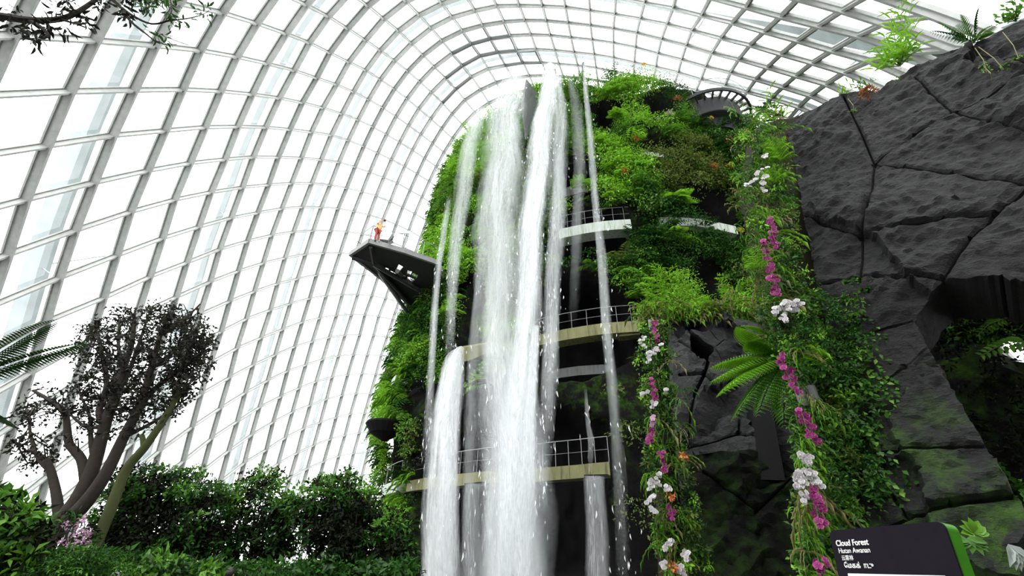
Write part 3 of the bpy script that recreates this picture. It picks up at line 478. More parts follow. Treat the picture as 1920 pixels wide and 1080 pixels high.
def face_pt(px, py, off=0.):
    th, z = hit(px, py); R = float(Rm(th, z)) + off; return Vector((8 + R * math.sin(th), 35 - R * math.cos(th), z))
def ledge(name, pix, h, outw, mat, rail=None, label=None, inn=.5, lift=0):
    "curved slab edge that follows the face through the sighted points (top edge); optional railing"
    hs = hits(pix); n = 5; pts = []
    for (t0, z0), (t1, z1) in zip(hs[:-1], hs[1:]):
        for k in range(n): pts.append((t0 + (t1 - t0) * k / n, z0 + (z1 - z0) * k / n))
    pts.append(hs[-1]); V = []
    outw -= .45
    zm = sum(z for _, z in pts) / len(pts)
    for t, z in pts:
        z = zm + (z - zm) * .55 + lift
        R = float(Rm(t, z))
        for rr, zz in ((R + outw, z), (R + outw, z - h), (R - inn, z - h), (R - inn, z)): V.append((8 + rr * math.sin(t), 35 - rr * math.cos(t), zz))
    m = len(pts); F = [(i * 4 + k, (i + 1) * 4 + k, (i + 1) * 4 + (k + 1) % 4, i * 4 + (k + 1) % 4) for i in range(m - 1) for k in range(4)]
    F += [(0, 1, 2, 3), tuple((m - 1) * 4 + k for k in (3, 2, 1, 0))]
    o = mobj(name, V, F, mat, MTN)
    if label: o['label'] = label
    if rail:
        mb = MB(); top = []
        for i, (t, z) in enumerate(pts):
            z = zm + (z - zm) * .55 + lift; R = float(Rm(t, z)) + outw - .12; p = Vector((8 + R * math.sin(t), 35 - R * math.cos(t), z)); q = p + Vector((0, 0, rail)); top.append(q)
            if i % 2 == 0: mb.tube([p, q], .013, 5)
        mb.tube(top, .02, 5); mb.tube([q - Vector((0, 0, rail * .5)) for q in top], .008, 4)
        mb.build('railing', MT['rail'], o)
    return o
ledge('balcony', [(1050, 440), (1090, 428), (1130, 420), (1180, 415)], .72, .75, MT['ledge'], 1.1, 'white curved balcony slab at the left of the middle floor')
ledge('balcony', [(1235, 415), (1300, 415), (1372, 432)], .62, .75, MT['ledge'], None, 'white balcony slab under the arched hollow')
ledge('balcony', [(1010, 640), (1060, 625), (1130, 608), (1197, 600)], .62, .7, MT['ledgey'], 1.0, 'yellow-stained balcony slab with thin railing')
ledge('balcony', [(1160, 625), (1198, 618)], .25, .5, MT['ledgey'])
ledge('balcony', [(1020, 882), (1080, 874), (1142, 864)], .55, .6, MT['ledgey'], 1.1, 'lowest moss-stained balcony slab')
ledge('balcony', [(768, 900), (850, 892), (930, 884), (1020, 882)], .55, .6, MT['ledgey'], 1.1)
ledge('balcony', [(862, 662), (895, 650), (935, 642)], .55, .7, MT['ledgey'])
ledge('band', [(1025, 682), (1080, 672), (1150, 666)], .5, -.6, MT['ledgeg'], None, 'grey concrete band inside the hollow', 1.2)
ledge('band', [(1040, 340), (1080, 326), (1118, 318)], .8, -.7, MT['ledgeg'], None, 'grey curved band in the upper hollow', 1.0)
ledge('balcony', [(1203, 280), (1225, 282), (1246, 288)], .35, .3, MT['ledge'])
ledge('band', [(1208, 212), (1235, 218)], .5, -.3, MT['ledgeg'], None, None, .8)
ledge('balcony', [(728, 722), (740, 716), (752, 708)], .5, .8, MT['ledge'])
ledge('balcony', [(700, 922), (730, 912), (762, 905)], .6, .9, MT['ledge'], 1.1)
# dish planter on the left shoulder
c = face_pt(752, 802, .9); mb = MB(); n = 20; prs = [(.15, -.9), (.9, -.5), (1.25, 0), (1.2, .12)]
Vv = [c + Vector((r * math.cos(2 * PI * k / n), r * math.sin(2 * PI * k / n), z)) for r, z in prs for k in range(n)]
mb.add(Vv, [(i * n + k, i * n + (k + 1) % n, (i + 1) * n + (k + 1) % n, (i + 1) * n + k) for i in range(3) for k in range(n)] + [tuple(3 * n + k for k in range(n))])
mb.build('dish_planter', MT['cave'], MTN)
# round lamps let into the bands
for px, py in ((1076, 341), (1236, 222)):
    p = face_pt(px, py, -.35); q = p + (Vector((0, 0, 0)) + Vector((p.x - 8, p.y - 35, 0)).normalized() * .25); mb = MB(); mb.tube([p, q], .28, 14); mb.tube([q, q + (q - p) * .2], .2, 14); mb.build('spotlight', MT['dsteel'], MTN)

# ---- greenery on the face ----
ZONES = [  # colour regions: outline, kind
    ([(1112, 300), (1150, 268), (1200, 285), (1200, 345), (1165, 385), (1120, 372)], 'lime'),
    ([(1140, 170), (1190, 145), (1250, 200), (1240, 250), (1190, 250), (1150, 215)], 'lime'),
    ([(1050, 345), (1110, 340), (1115, 385), (1050, 392)], 'lime'),
    ([(800, 470), (860, 400), (905, 470), (900, 620), (860, 600), (830, 560)], 'lime'),
    ([(685, 860), (690, 760), (740, 690), (760, 760), (730, 800)], 'lime'),
    ([(725, 810), (765, 830), (772, 960), (740, 990), (715, 960), (718, 860)], 'lime'),
    ([(1195, 520), (1250, 500), (1330, 560), (1430, 540), (1440, 605), (1200, 610)], 'lime'),
    ([(900, 560), (935, 540), (940, 700), (905, 740), (890, 700)], 'lime'),
    ([(870, 240), (935, 210), (930, 330), (880, 340)], 'lime'),
    ([(1060, 170), (1100, 150), (1110, 290), (1050, 290)], 'green'),
    ([(1190, 285), (1300, 270), (1380, 330), (1420, 400), (1330, 380), (1240, 350)], 'olive'),
    ([(1190, 400), (1440, 440), (1440, 540), (1300, 520), (1190, 500)], 'dark'),
    ([(1300, 240), (1400, 230), (1450, 330), (1400, 400)], 'dark'),
    ([(745, 560), (850, 500), (840, 640), (760, 640)], 'dark'),
]
ZP = [(spoly(p), k) for p, k in ZONES]
LV = {k: Leaves() for k in ('lime', 'green', 'dark', 'olive', 'shade')}
NOG = spoly([(1262, 140), (1440, 150), (1440, 262), (1370, 250), (1300, 240)])
def grow(ncl, rmin, rmax, tlo, thi, zlo, zhi, dens, leaf, bare_keep=.05):
    th = rng.uniform(tlo, thi, ncl); z = rng.uniform(zlo, zhi, ncl); S = th * 16
    dep = mountain_fields(S, z); R = Rm(th, z)
    bare = poly_sd(S, z, BARE) > .3
    ngd = poly_sd(S, z, NOG)
    csd = np.max([poly_sd(S, z, P) for P, d in CAVEP], axis=0)
    zone = np.zeros(ncl, int)
    for i, (P, k) in enumerate(ZP): zone[poly_sd(S, z, P) > -.2] = i + 1
    for i in range(ncl):
        if dep[i] > .25: continue
        if bare[i] and zone[i] == 0 and rng.random() > bare_keep: continue
        nv = noise.noise(Vector((S[i] * .35, z[i] * .35, 3.1)))
        if nv < -.40 and zone[i] == 0: continue       # gaps where dark rock shows
        r = rng.uniform(rmin, rmax)
        if ngd[i] > -.3: continue
        if csd[i] > -.5 * r and rng.random() < .93: continue
        kind = ZP[zone[i] - 1][1] if zone[i] else None
        if kind is None or rng.random() < .12:
            q = noise.noise(Vector((S[i] * .22 + 9, z[i] * .3, 0))) + rng.normal() * .22
            kind = 'lime' if q > .38 else 'green' if q > -.12 else 'dark' if q > -.42 else 'olive'
            if bare[i]: kind = rng.choice(['dark', 'olive', 'shade'])
        out = np.array([math.sin(th[i]), -math.cos(th[i]), .35]); c = mpos(th[i], R[i] + r * .15, z[i])
        nl = int(dens * r * r); L = LV[kind]; lf = leaf * rng.uniform(.75, 1.3); ty = rng.random()
        if ty < .62: clump(L, c, r, nl, out, lf, rng.choice([.34, .5, .62]), .75)
        else:
            for k in range(max(5, int(nl / 22))):
                a = rng.uniform(-1.6, 1.6) + th[i]
                frond(L, c, (math.sin(a), -math.cos(a), rng.uniform(-.2, .5)), r * rng.uniform(1.0, 1.6), 9, r * .34, .26, rng.uniform(.5, 1.1))
grow(5600, .5, 1.2, -1.7, 1.45, .8, 33.6, 150, .155)
grow(3500, .25, .55, -1.7, 1.4, 1.5, 33.8, 200, .13, .02)
# crown of the mountain
for i in range(420):
    a = rng.uniform(-1.9, 1.6); rr = rng.uniform(9, 15.3); r = rng.uniform(.5, 1.2)
    if -.85 < a < -.18 and rr > 12.5: r = .35
    if .36 < a < .95 and rr > 9.5: continue
    c = mpos(a, rr, 34.0 + (15.3 - rr) * .05 + (.5 if .1 < a < .5 else 0)); L = LV[rng.choice(['green', 'lime', 'olive', 'dark'])]
    clump(L, c, r, int(70 * r), (math.sin(a) * .5, -math.cos(a) * .5, .8), .18, .5)
# sprawling strands that hang at the left outline
for i in range(260):
    th = rng.uniform(-1.7, -.9); z = rng.uniform(2, 33); R = float(Rm(th, z)); L = LV[rng.choice(['green', 'lime', 'dark'])]; c = mpos(th, R + .3, z)
    if mountain_fields(np.array([th * 16]), np.array([z]))[0] > .3: continue
    for k in range(7):
        a = th + rng.uniform(-1, 1); strap(L, c, (math.sin(a), -math.cos(a), rng.uniform(.1, .9)), rng.uniform(.6, 1.3), .07, rng.uniform(.5, 1.1), 4, rng.random())
for k, nm, lb in (('lime', 'fern_cover', 'bright lime green ferns and moss covering parts of the mountain tower'), ('green', 'leafy_cover', 'mid green leafy plants covering the mountain tower'),
                  ('dark', 'creeper_cover', 'dark green creepers on the shaded faces of the mountain tower'), ('olive', 'shrub_cover', 'olive and brownish small shrubs on the upper right mountain face'), ('shade', 'shade_creeper', 'near-black shade-toned creeper on the bare lower rock')):
    o = LV[k].build(nm, MT[k], MTN); o['label'] = lb; o['kind'] = 'stuff'
# ================= waterfalls =================
def watermat(name, thick, streak, fine=1.0, col=(.83, .85, .865)):
    m, t, o = mat_new(name); uv = N(t, 'ShaderNodeUVMap', uv_map='UVMap')
    mp = N(t, 'ShaderNodeMapping'); mp.inputs['Scale'].default_value = (streak, .16, 1); t.links.new(uv.outputs[0], mp.inputs[0])
    mq = N(t, 'ShaderNodeMapping'); mq.inputs['Scale'].default_value = (streak * 3.5, 1.1 * fine, 1); t.links.new(uv.outputs[0], mq.inputs[0])
    a = noise_n(t, mp.outputs[0], 1.0, 5, .6, .3); b = noise_n(t, mq.outputs[0], 1.6, 6, .7, .6)
    s = N(t, 'ShaderNodeMath', operation='MULTIPLY'); t.links.new(ramp(t, a, [(.30, (.1, .1, .1)), (.66, (1, 1, 1))]), s.inputs[0]); t.links.new(ramp(t, b, [(.28, (.3, .3, .3)), (.68, (1, 1, 1))]), s.inputs[1])
    at_ = N(t, 'ShaderNodeAttribute', attribute_name='tint'); q = N(t, 'ShaderNodeMath', operation='MULTIPLY'); t.links.new(s.outputs[0], q.inputs[0]); t.links.new(at_.outputs['Fac'], q.inputs[1])
    q2 = N(t, 'ShaderNodeMath', operation='MULTIPLY', use_clamp=True); t.links.new(q.outputs[0], q2.inputs[0]); q2.inputs[1].default_value = thick
    d = N(t, 'ShaderNodeBsdfDiffuse'); d.inputs[0].default_value = (*col, 1); tl = N(t, 'ShaderNodeBsdfTranslucent'); tl.inputs[0].default_value = (*col, 1)
    wm = N(t, 'ShaderNodeMixShader'); wm.inputs[0].default_value = .5; t.links.new(d.outputs[0], wm.inputs[1]); t.links.new(tl.outputs[0], wm.inputs[2])
    tr = N(t, 'ShaderNodeBsdfTransparent'); mx = N(t, 'ShaderNodeMixShader'); t.links.new(q2.outputs[0], mx.inputs[0]); t.links.new(tr.outputs[0], mx.inputs[1]); t.links.new(wm.outputs[0], mx.inputs[2])
    t.links.new(mx.outputs[0], o.inputs[0]); return m
WM = {'dense': watermat('falling_water_dense', 1.15, 3.0), 'mid': watermat('falling_water_loose', .62, 2.6), 'thin': watermat('falling_water_thin', .5, 3.6), 'veil': watermat('water_spray_veil', .24, 1.6)}
def catmull(P, n):
    out = []
    for i in range(len(P) - 1):
        a = P[max(i - 1, 0)]; b = P[i]; c = P[i + 1]; d = P[min(i + 2, len(P) - 1)]
        for k in range(n):
            t = k / n; out.append(.5 * ((2 * b) + (c - a) * t + (2 * a - 5 * b + 4 * c - d) * t * t + (3 * b - a - 3 * c + d) * t ** 3))
    out.append(P[-1].copy()); return out
def fall(name, label, path, mat, layers=3, thick=.35, soft=1.0, fade0=.0, fade1=.0, group=None, cat='waterfall'):
    "path: (px, py, width_px, Y). Bowed sheets of water one behind the other, edges ragged and thin"
    C = []; 
    for px, py, wp, Y in path:
        c = at(px, py, Y); fc = (c - Vector((0, 0, EYE))).dot(FWD); C.append(np.array([c.x, c.y, c.z, wp * fc / FPX]))
    C = catmull(C, 10); nu = 9; V = []; F = []; U = []; T = []; length = 0
    L = [0]
    for i in range(1, len(C)): L.append(L[-1] + float(np.linalg.norm(C[i][:3] - C[i - 1][:3])))
    for l in range(layers):
        b0 = len(V); ph = l * 7.3 + len(path) * 1.7 + path[0][0] * .01; sc = 1 - .13 * l
        for i, c in enumerate(C):
            for k in range(nu):
                s = -1 + 2 * k / (nu - 1); wv = .10 * math.sin(L[i] * .7 + ph) + .06 * math.sin(L[i] * 1.9 + ph * 2)
                x = c[0] + (s * .5 * sc + wv * .4) * c[3]; y = c[1] - (1 - s * s) * thick * (.5 + .5 * c[3]) + l * thick * .8
                V.append((x, y, c[2])); U.append((s * c[3] * .5 + l * 5.7 + path[0][0] * .031, L[i] + l * 3.3))
                e = (1 - abs(s) ** 2.2) ** soft; v = L[i] / L[-1]
                if fade0: e *= min(1, v / fade0 + .15)
                if fade1: e *= min(1, (1 - v) / fade1)
                T.append(e)
        F += [(b0 + i * nu + k, b0 + i * nu + k + 1, b0 + (i + 1) * nu + k + 1, b0 + (i + 1) * nu + k) for i in range(len(C) - 1) for k in range(nu - 1)]
    o = mobj(name, V, np.array(F), WM[mat], None, smooth=True, tint=T, uv=U)
    # loose drops and short threads around the sheet
    if mat != 'veil':
        nd = int(L[-1] * (12 if mat == 'dense' else 6 if mat == 'mid' else 3.5)); mb = Leaves(); idx = rng.integers(3, len(C) - 1, nd)
        P = np.array([C[i] for i in idx]); s = rng.normal(size=nd) * .34
        p = np.stack([P[:, 0] + s * P[:, 3] * 1.15, P[:, 1] - rng.uniform(-.3, .6, nd), P[:, 2] + rng.uniform(-.8, .8, nd)], 1)
        mb.add(p, (0, 0, -1), rvec(nd), rng.uniform(.06, .3, nd), rng.uniform(.005, .015, nd))
        prop(mb.build('droplets', MT['drop'], o), kind='stuff')
    return prop(o, label, cat, group)
m_, t_, o_ = mat_new('water_drop'); b_ = N(t_, 'ShaderNodeBsdfPrincipled'); b_.inputs['Base Color'].default_value = (.9, .92, .94, 1); setin(b_, Roughness=.2)
t_.links.new(b_.outputs[0], o_.inputs[0]); MT['drop'] = m_
G1 = None
fall('waterfall', 'wide white waterfall left of the dark wedge spout, the broadest of the high falls', [(966, 148, 50, 18.4), (955, 180, 70, 18.1), (944, 260, 88, 17.8), (936, 400, 96, 17.4), (932, 560, 92, 17), (936, 720, 92, 16.7), (946, 880, 116, 16.4), (952, 1020, 136, 16.2), (954, 1160, 146, 16.1)], 'mid', 4, .5)
fall('waterfall', 'brightest waterfall, dropping from the middle spout at the top and curving left', [(1032, 128, 26, 18.2), (1026, 180, 42, 18), (1010, 300, 52, 17.6), (996, 440, 56, 17.1), (986, 600, 58, 16.7), (975, 780, 70, 16.3), (962, 940, 92, 16), (955, 1160, 110, 15.8)], 'dense', 4, .45)
fall('waterfall', 'right strand of the middle waterfall, thinner, running down past the pale balcony', [(1044, 140, 24, 18.3), (1050, 230, 34, 18.1), (1044, 400, 38, 17.8), (1036, 560, 34, 17.4), (1030, 680, 36, 17.1), (1024, 830, 30, 16.9), (1008, 1010, 22, 16.6)], 'mid', 3, .3, fade1=.25)
fall('waterfall', 'thin waterfall falling alone to the right of the others from a narrow fin', [(1095, 118, 8, 18.4), (1099, 170, 11, 18.3), (1108, 270, 15, 18.1), (1119, 400, 17, 17.9), (1130, 500, 20, 17.7), (1140, 640, 22, 17.4), (1155, 800, 24, 17.1), (1166, 960, 30, 16.9), (1172, 1140, 34, 16.8)], 'thin', 3, .2, fade1=.4)
fall('waterfall', 'faint hanging spray between the middle spout and the thin right fall', [(1068, 145, 12, 18.6), (1082, 210, 26, 18.5), (1086, 330, 26, 18.4), (1080, 480, 24, 18.2), (1074, 620, 20, 18)], 'veil', 3, .3, fade1=.5)
fall('waterfall', 'pale slanting waterfall at the left edge of the mountain top', [(899, 205, 30, 19.6), (886, 250, 38, 19.3), (870, 340, 38, 18.9), (858, 430, 32, 18.6), (848, 540, 24, 18.2), (840, 680, 24, 17.9)], 'thin', 3, .25, fade1=.25)
fall('waterfall', 'outermost thin waterfall on the left, in front of the viewing deck edge', [(842, 370, 12, 19.6), (832, 430, 14, 19.3), (820, 520, 14, 18.9), (812, 620, 16, 18.5), (806, 740, 18, 18.1), (798, 880, 22, 17.8)], 'thin', 3, .22, fade0=.2, fade1=.35)
fall('waterfall', 'loose waterfall strand between the left spout fall and the wide fall', [(905, 420, 26, 18), (895, 560, 22, 17.6), (885, 700, 24, 17.3), (880, 860, 30, 17), (880, 1150, 40, 16.7)], 'veil', 3, .3, fade0=.3)
fall('waterfall', 'thick curving waterfall pouring from the left side spout in the middle of the mountain', [(864, 652, 14, 18.3), (853, 668, 36, 17.9), (846, 710, 50, 17.6), (840, 770, 60, 17.3), (832, 850, 68, 17), (826, 950, 74, 16.8), (820, 1150, 84, 16.6)], 'dense', 4, .25, soft=.35)
fall('waterfall', 'short waterfall with a rippled edge from a spout beside the yellow balcony', [(1004, 612, 16, 17.2), (1001, 660, 20, 17), (997, 740, 22, 16.8), (993, 830, 26, 16.5), (990, 930, 34, 16.3)], 'dense', 3, .2, fade1=.5, soft=.5)
fall('waterfall', 'glassy low waterfall curtain with bright edges under the lowest balcony', [(1116, 893, 42, 17.6), (1116, 930, 42, 17.5), (1118, 1010, 46, 17.4), (1120, 1130, 50, 17.3)], 'thin', 2, .12, soft=.3)
fall('waterfall', 'small low waterfall curtain between the thick curving fall and the wide fall', [(888, 907, 34, 17.3), (884, 950, 36, 17.2), (882, 1140, 44, 17)], 'thin', 2, .12, soft=.3)
fall('waterfall', 'short drip of water falling in front of the bare dark cliff', [(1098, 730, 6, 18.2), (1102, 790, 10, 18.1), (1108, 830, 14, 18), (1106, 890, 8, 17.9)], 'thin', 2, .12, fade0=.2, fade1=.4)
fall('waterfall', 'broad foaming lower part where the two central falls join, down to the bottom edge', [(972, 640, 60, 16.6), (970, 780, 100, 16.4), (968, 920, 140, 16.2), (968, 1160, 170, 16)], 'mid', 3, .4, fade0=.35)
# spouts
def wedge(name, label, pix, Y0, Y1, mat, wd):
    "a long pointed trough projecting from the rim; pix = outline on its side"
    mb = MB(); a = [at(px, py, Y0 + (Y1 - Y0) * f_) for px, py, f_ in pix]; mb.prism(a, Vector((wd, .05, 0))); o = mb.build(name, mat); return prop(o, label, 'water spout', 'spouts on the mountain')
wedge('water_spout', 'tall dark grey wedge-shaped spout beside the wide waterfall at the top', [(986, 148, 0), (977, 196, .1), (984, 260, .35), (1006, 190, .6), (1003, 172, .5)], 18.2, 21, MT['ledgeg'], .12)
wedge('water_spout', 'narrow upright spout behind the middle waterfall at the top', [(1026, 128, 0), (1040, 128, 0), (1044, 150, .5), (1030, 152, .5)], 18.4, 21, MT['ledge'], .1)
wedge('water_spout', 'thin dark fin spout of the solitary right waterfall', [(1091, 118, 0), (1094, 116, 0), (1094, 152, .2), (1091, 152, .2)], 18.6, 20.5, MT['dsteel'], .08)
wedge('water_spout', 'box spout at the middle left of the mountain feeding the thick curving fall', [(862, 650, 0), (925, 640, 1), (926, 652, 1), (866, 676, 0)], 18.3, 19.6, MT['ledgey'], .25)
wedge('water_spout', 'small pale trough under the left part of the lowest balcony', [(871, 906, 0), (905, 903, 0), (905, 912, .2), (871, 915, .2)], 17.5, 19.4, MT['ledgeg'], .1)
wedge('water_spout', 'small pale trough under the right end of the lowest balcony', [(1095, 890, 0), (1137, 889, 0), (1137, 896, .2), (1095, 897, .2)], 17.8, 19.4, MT['ledgeg'], .1)
MT['slabm'] = plain('smooth_dark_stone', (.009, .009, .0095), .7, spec=.15, nz=3)
# ================= rock structures on the right =================
def seg_d(P, a, b):
    ab = b - a; t = np.clip(((P - a) @ ab) / ((ab ** 2).sum() + 1e-9), 0, 1); return np.linalg.norm(P - a - t[:, None] * ab, axis=1)
def slab(name, mat, outline, seams, p0, n, step, relief, back, parent=None, mossf=None, hole=None, seed=0, smooth=True, ridge=(.9, .45), facet=.06):
    "a rough-hewn rock wall: outline and joints are sighted on the plane (p0, n), then given relief and real thickness"
    n = n.normalized(); e1 = Vector((0, 0, 1)).cross(n).normalized(); e2 = n.cross(e1)
    def to2(px, py): q = atx(px, py, n, p0) - p0; return np.array([q.dot(e1), q.dot(e2)])
    O = [to2(*p) for p in outline]; Hh = [[to2(*p) for p in h] for h in (hole or [])]; Sm = [[to2(*p) for p in s] for s in seams]
    A = np.array(O); lo = A.min(0); hi = A.max(0); r_ = np.random.default_rng(seed + 5)
    gx, gy = np.meshgrid(np.arange(lo[0], hi[0], step), np.arange(lo[1], hi[1], step)); P = np.stack([gx.ravel(), gy.ravel()], 1); P += r_.uniform(-.3, .3, P.shape) * step
    for s in Sm:
        for a, b in zip(s[:-1], s[1:]):
            L = np.linalg.norm(b - a); k = max(2, int(L / (step * .8))); t = np.linspace(0, 1, k)[:, None]; nn = np.array([-(b - a)[1], (b - a)[0]]) / L
            base = a + (b - a) * t
            P = P[seg_d(P, a, b) > .05]
            P = np.vstack([P] + [base + nn * o_ for o_ in (-.045, -.017, 0, .017, .045)])
    sd = poly_sd(P[:, 0], P[:, 1], O); keep = sd > step * .45
    for h in Hh: keep &= poly_sd(P[:, 0], P[:, 1], h) < -step * .45
    P = P[keep]
    def dens(loop):
        out = []
        for a, b in zip(loop, loop[1:] + loop[:1]):
            k = max(1, int(np.linalg.norm(b - a) / step)); nn = np.array([-(b - a)[1], (b - a)[0]]) / (np.linalg.norm(b - a) + 1e-9)
            for i in range(k): out.append(a + (b - a) * i / k + (nn * r_.normal() * .012 if i else 0))
        return out
    loops = [dens(O)] + [dens(h) for h in Hh]; vs_ = [Vector(map(float, p)) for l in loops for p in l] + [Vector(map(float, p)) for p in P]
    ed = []; b = 0
    for l in loops: ed += [(b + i, b + (i + 1) % len(l)) for i in range(len(l))]; b += len(l)
    V2, E2, F2, _, _, _ = delaunay_2d_cdt(vs_, ed, [], 0, 1e-5)
    V2 = np.array([(v.x, v.y) for v in V2]); F2 = np.array([f for f in F2 if len(f) == 3]); cc = V2[F2].mean(1)
    ok = poly_sd(cc[:, 0], cc[:, 1], O) > 0
    for h in Hh: ok &= poly_sd(cc[:, 0], cc[:, 1], h) < 0
    F2 = F2[ok]
    # relief
    sdm = np.full(len(V2), 9.)
    for s in Sm:
        for a, b in zip(s[:-1], s[1:]): sdm = np.minimum(sdm, seg_d(V2, a, b))
    H = np.zeros(len(V2)); ca, sa = math.cos(ridge[1]), math.sin(ridge[1])
    for i, (x, y) in enumerate(V2):
        u = (x * ca + y * sa); v = (-x * sa + y * ca); wv = noise.noise(Vector((u * .6, v * .6, seed))) * 1.1
        r1 = 1 - abs(noise.noise(Vector((u * ridge[0] * .55, v * 2.0 + wv * 1.6, seed + 3.3)))) * 2
        r2 = 1 - abs(noise.noise(Vector((u * 2.4 + wv, v * 5.2 + wv * 2, seed + 8)))) * 2
        big = noise.fractal(Vector((x * .45, y * .45, seed + 20)), 1, 2, 3)
        fine = noise.fractal(Vector((x * 3.2, y * 3.2, seed + 31)), .9, 2, 4)
        msk = min(1, max(0, .6 + noise.noise(Vector((x * .5 + 4, y * .5, seed + 40))) * 1.3))
        r3 = 1 - abs(noise.noise(Vector((u * 5.5 + wv, v * 9 + wv * 3, seed + 13)))) * 2
        H[i] = relief * (big * .8 + r1 * .5 * msk + r2 * .26 * msk + r3 * .11 + fine * .16)
    fcs = 1.6 if facet < .1 else .8; cN = r_.uniform(lo - 1, hi + 1, (int(max(6, (hi - lo).prod() / fcs ** 2)), 2)); gN = r_.normal(size=cN.shape) * facet
    jit = np.stack([np.array([noise.noise(Vector((x * 1.5, y * 1.5, seed + 50 + q))) for x, y in V2]) for q in (0, 9)], 1) * .35
    dd = ((V2[:, None] + jit[:, None] - cN[None]) ** 2).sum(2); ci = dd.argmin(1); H += ((V2 - cN[ci]) * gN[ci]).sum(1).clip(-.3, .3)
    H *= np.clip(sdm / .12 + .55, 0, 1)
    g = np.clip((sdm - .004) / .014, 0, 1); H = H * g - (1 - g) * .09
    W = np.array(p0) + V2[:, :1] * np.array(e1) + V2[:, 1:] * np.array(e2) + H[:, None] * np.array(n)
    F = F2
    a_, b_, c_ = V2[F[:, 0]], V2[F[:, 1]], V2[F[:, 2]]; cr = (b_[:, 0] - a_[:, 0]) * (c_[:, 1] - a_[:, 1]) - (b_[:, 1] - a_[:, 1]) * (c_[:, 0] - a_[:, 0])
    F = np.where((cr > 0)[:, None], F, F[:, ::-1])
    # sides
    cnt = {}
    for f in F:
        for k in range(3): cnt[(int(f[k]), int(f[(k + 1) % 3]))] = 1
    bd = [(a, b) for a, b in cnt if (b, a) not in cnt]; nv = len(W); ids = sorted({i for e in bd for i in e}); mp = {i: nv + k for k, i in enumerate(ids)}
    Wb = W[ids] - np.array(n) * back + np.array([0, 0, 0])
    FF = [tuple(map(int, f)) for f in F]; FF += [(b, a, mp[a], mp[b]) for a, b in bd]
    tint = np.zeros(nv + len(ids))
    if mossf is not None: tint[:nv] = mossf(V2, W)
    return mobj(name, np.vstack([W, Wb]), FF, mat, parent, smooth=False, tint=tint), (p0, n, e1, e2)
# the great rock wall
RA = at(1480, 210, 6.1); RB = at(1600, 900, 5.36); RC = at(1920, 300, 4.0)
RN = (RB - RA).cross(RC - RA).normalized()
if RN.dot(Vector((0, 0, EYE)) - RA) < 0: RN = -RN
def moss_big(V2, W):
    P = np.array([((w_ - [0, 0, EYE]) @ np.array(CX), (w_ - [0, 0, EYE]) @ np.array(CY), (w_ - [0, 0, EYE]) @ np.array(FWD)) for w_ in W[:1]])
    z = W[:, 2]; return np.clip((4.0 - z) / 2.0, 0, 1)
ROCK = empty('rock_outcrop', (5.2, 5.9, 0), 'huge overhanging wall of charcoal rock panels with black joints on the right', 'rock wall')
outl = [(1474, 226), (1560, 196), (1640, 168), (1700, 130), (1790, 92), (1860, 62), (1940, 18), (2060, -40), (2080, 540), (1960, 537), (1772, 534), (1713, 600), (1800, 760), (1890, 905), (1990, 1100), (2040, 1230), (1500, 1230), (1545, 1100), (1600, 980), (1598, 850), (1570, 700), (1540, 560), (1512, 420)]
seams = [[(1585, 190), (1612, 245), (1640, 310), (1634, 380), (1618, 450), (1616, 540)], [(1640, 310), (1700, 318), (1790, 332), (1980, 362)], [(1515, 412), (1560, 432), (1618, 450), (1700, 436), (1780, 422), (1868, 412), (1960, 330)], [(1700, 132), (1745, 178), (1788, 216), (1860, 232), (1980, 252)], [(1788, 216), (1850, 190), (1960, 120)],
         [(1785, 88), (1850, 112), (1960, 140)], [(1868, 412), (1820, 460), (1770, 534)], [(1520, 545), (1616, 532), (1770, 534)], [(1575, 650), (1640, 620), (1713, 598)], [(1738, 645), (1690, 690), (1625, 740)], [(1600, 848), (1700, 847), (1840, 838)], [(1610, 840), (1660, 910), (1705, 975)], [(1700, 972), (1800, 958), (1905, 935)], [(1705, 975), (1640, 1000), (1560, 1090)], [(1640, 310), (1720, 255), (1790, 216)]]
big, _ = slab('rock_face', MT['rock'], outl, seams, RA, RN, .042, .3, .9, ROCK, moss_big, seed=2, ridge=(.9, .5))
# dark returns and back rock seen through the opening
BK = -RN
p0b = RA + BK * 3.0
backo = [(1640, 420), (2250, 420), (2250, 560), (1900, 575), (1862, 610), (1875, 650), (1905, 668), (2250, 720), (2250, 1400), (1640, 1400)]
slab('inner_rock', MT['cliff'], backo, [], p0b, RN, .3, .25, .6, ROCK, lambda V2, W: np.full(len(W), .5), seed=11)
# the smaller faceted pillar
PA = at(1262, 700, 10.2); PN = Vector((-.25, -1, .12)).normalized()
PIL = empty('rock_monolith', (4.5, 10.6, 0), 'smaller faceted charcoal rock pillar with a dark triangular hole, green plants growing on top', 'rock pillar')
po = [(1258, 588), (1300, 584), (1350, 592), (1420, 606), (1470, 640), (1500, 760), (1545, 900), (1590, 1250), (1300, 1250), (1278, 1000), (1272, 860), (1262, 740)]
ps = [[(1275, 590), (1292, 632)], [(1262, 650), (1275, 650), (1304, 668), (1324, 694)], [(1300, 586), (1351, 640)], [(1340, 652), (1363, 630), (1350, 594)], [(1340, 652), (1362, 684), (1392, 700)], [(1362, 630), (1408, 664)], [(1408, 664), (1370, 680)], [(1276, 712), (1318, 714), (1350, 746), (1385, 772)], [(1319, 714), (1302, 745), (1293, 785)], [(1272, 842), (1314, 836), (1350, 826), (1385, 816)], [(1385, 772), (1385, 816), (1430, 830)], [(1324, 694), (1319, 714)],
      [(1293, 785), (1290, 838)], [(1325, 890), (1300, 850)], [(1325, 890), (1420, 855)], [(1290, 885), (1325, 890), (1345, 925)]]
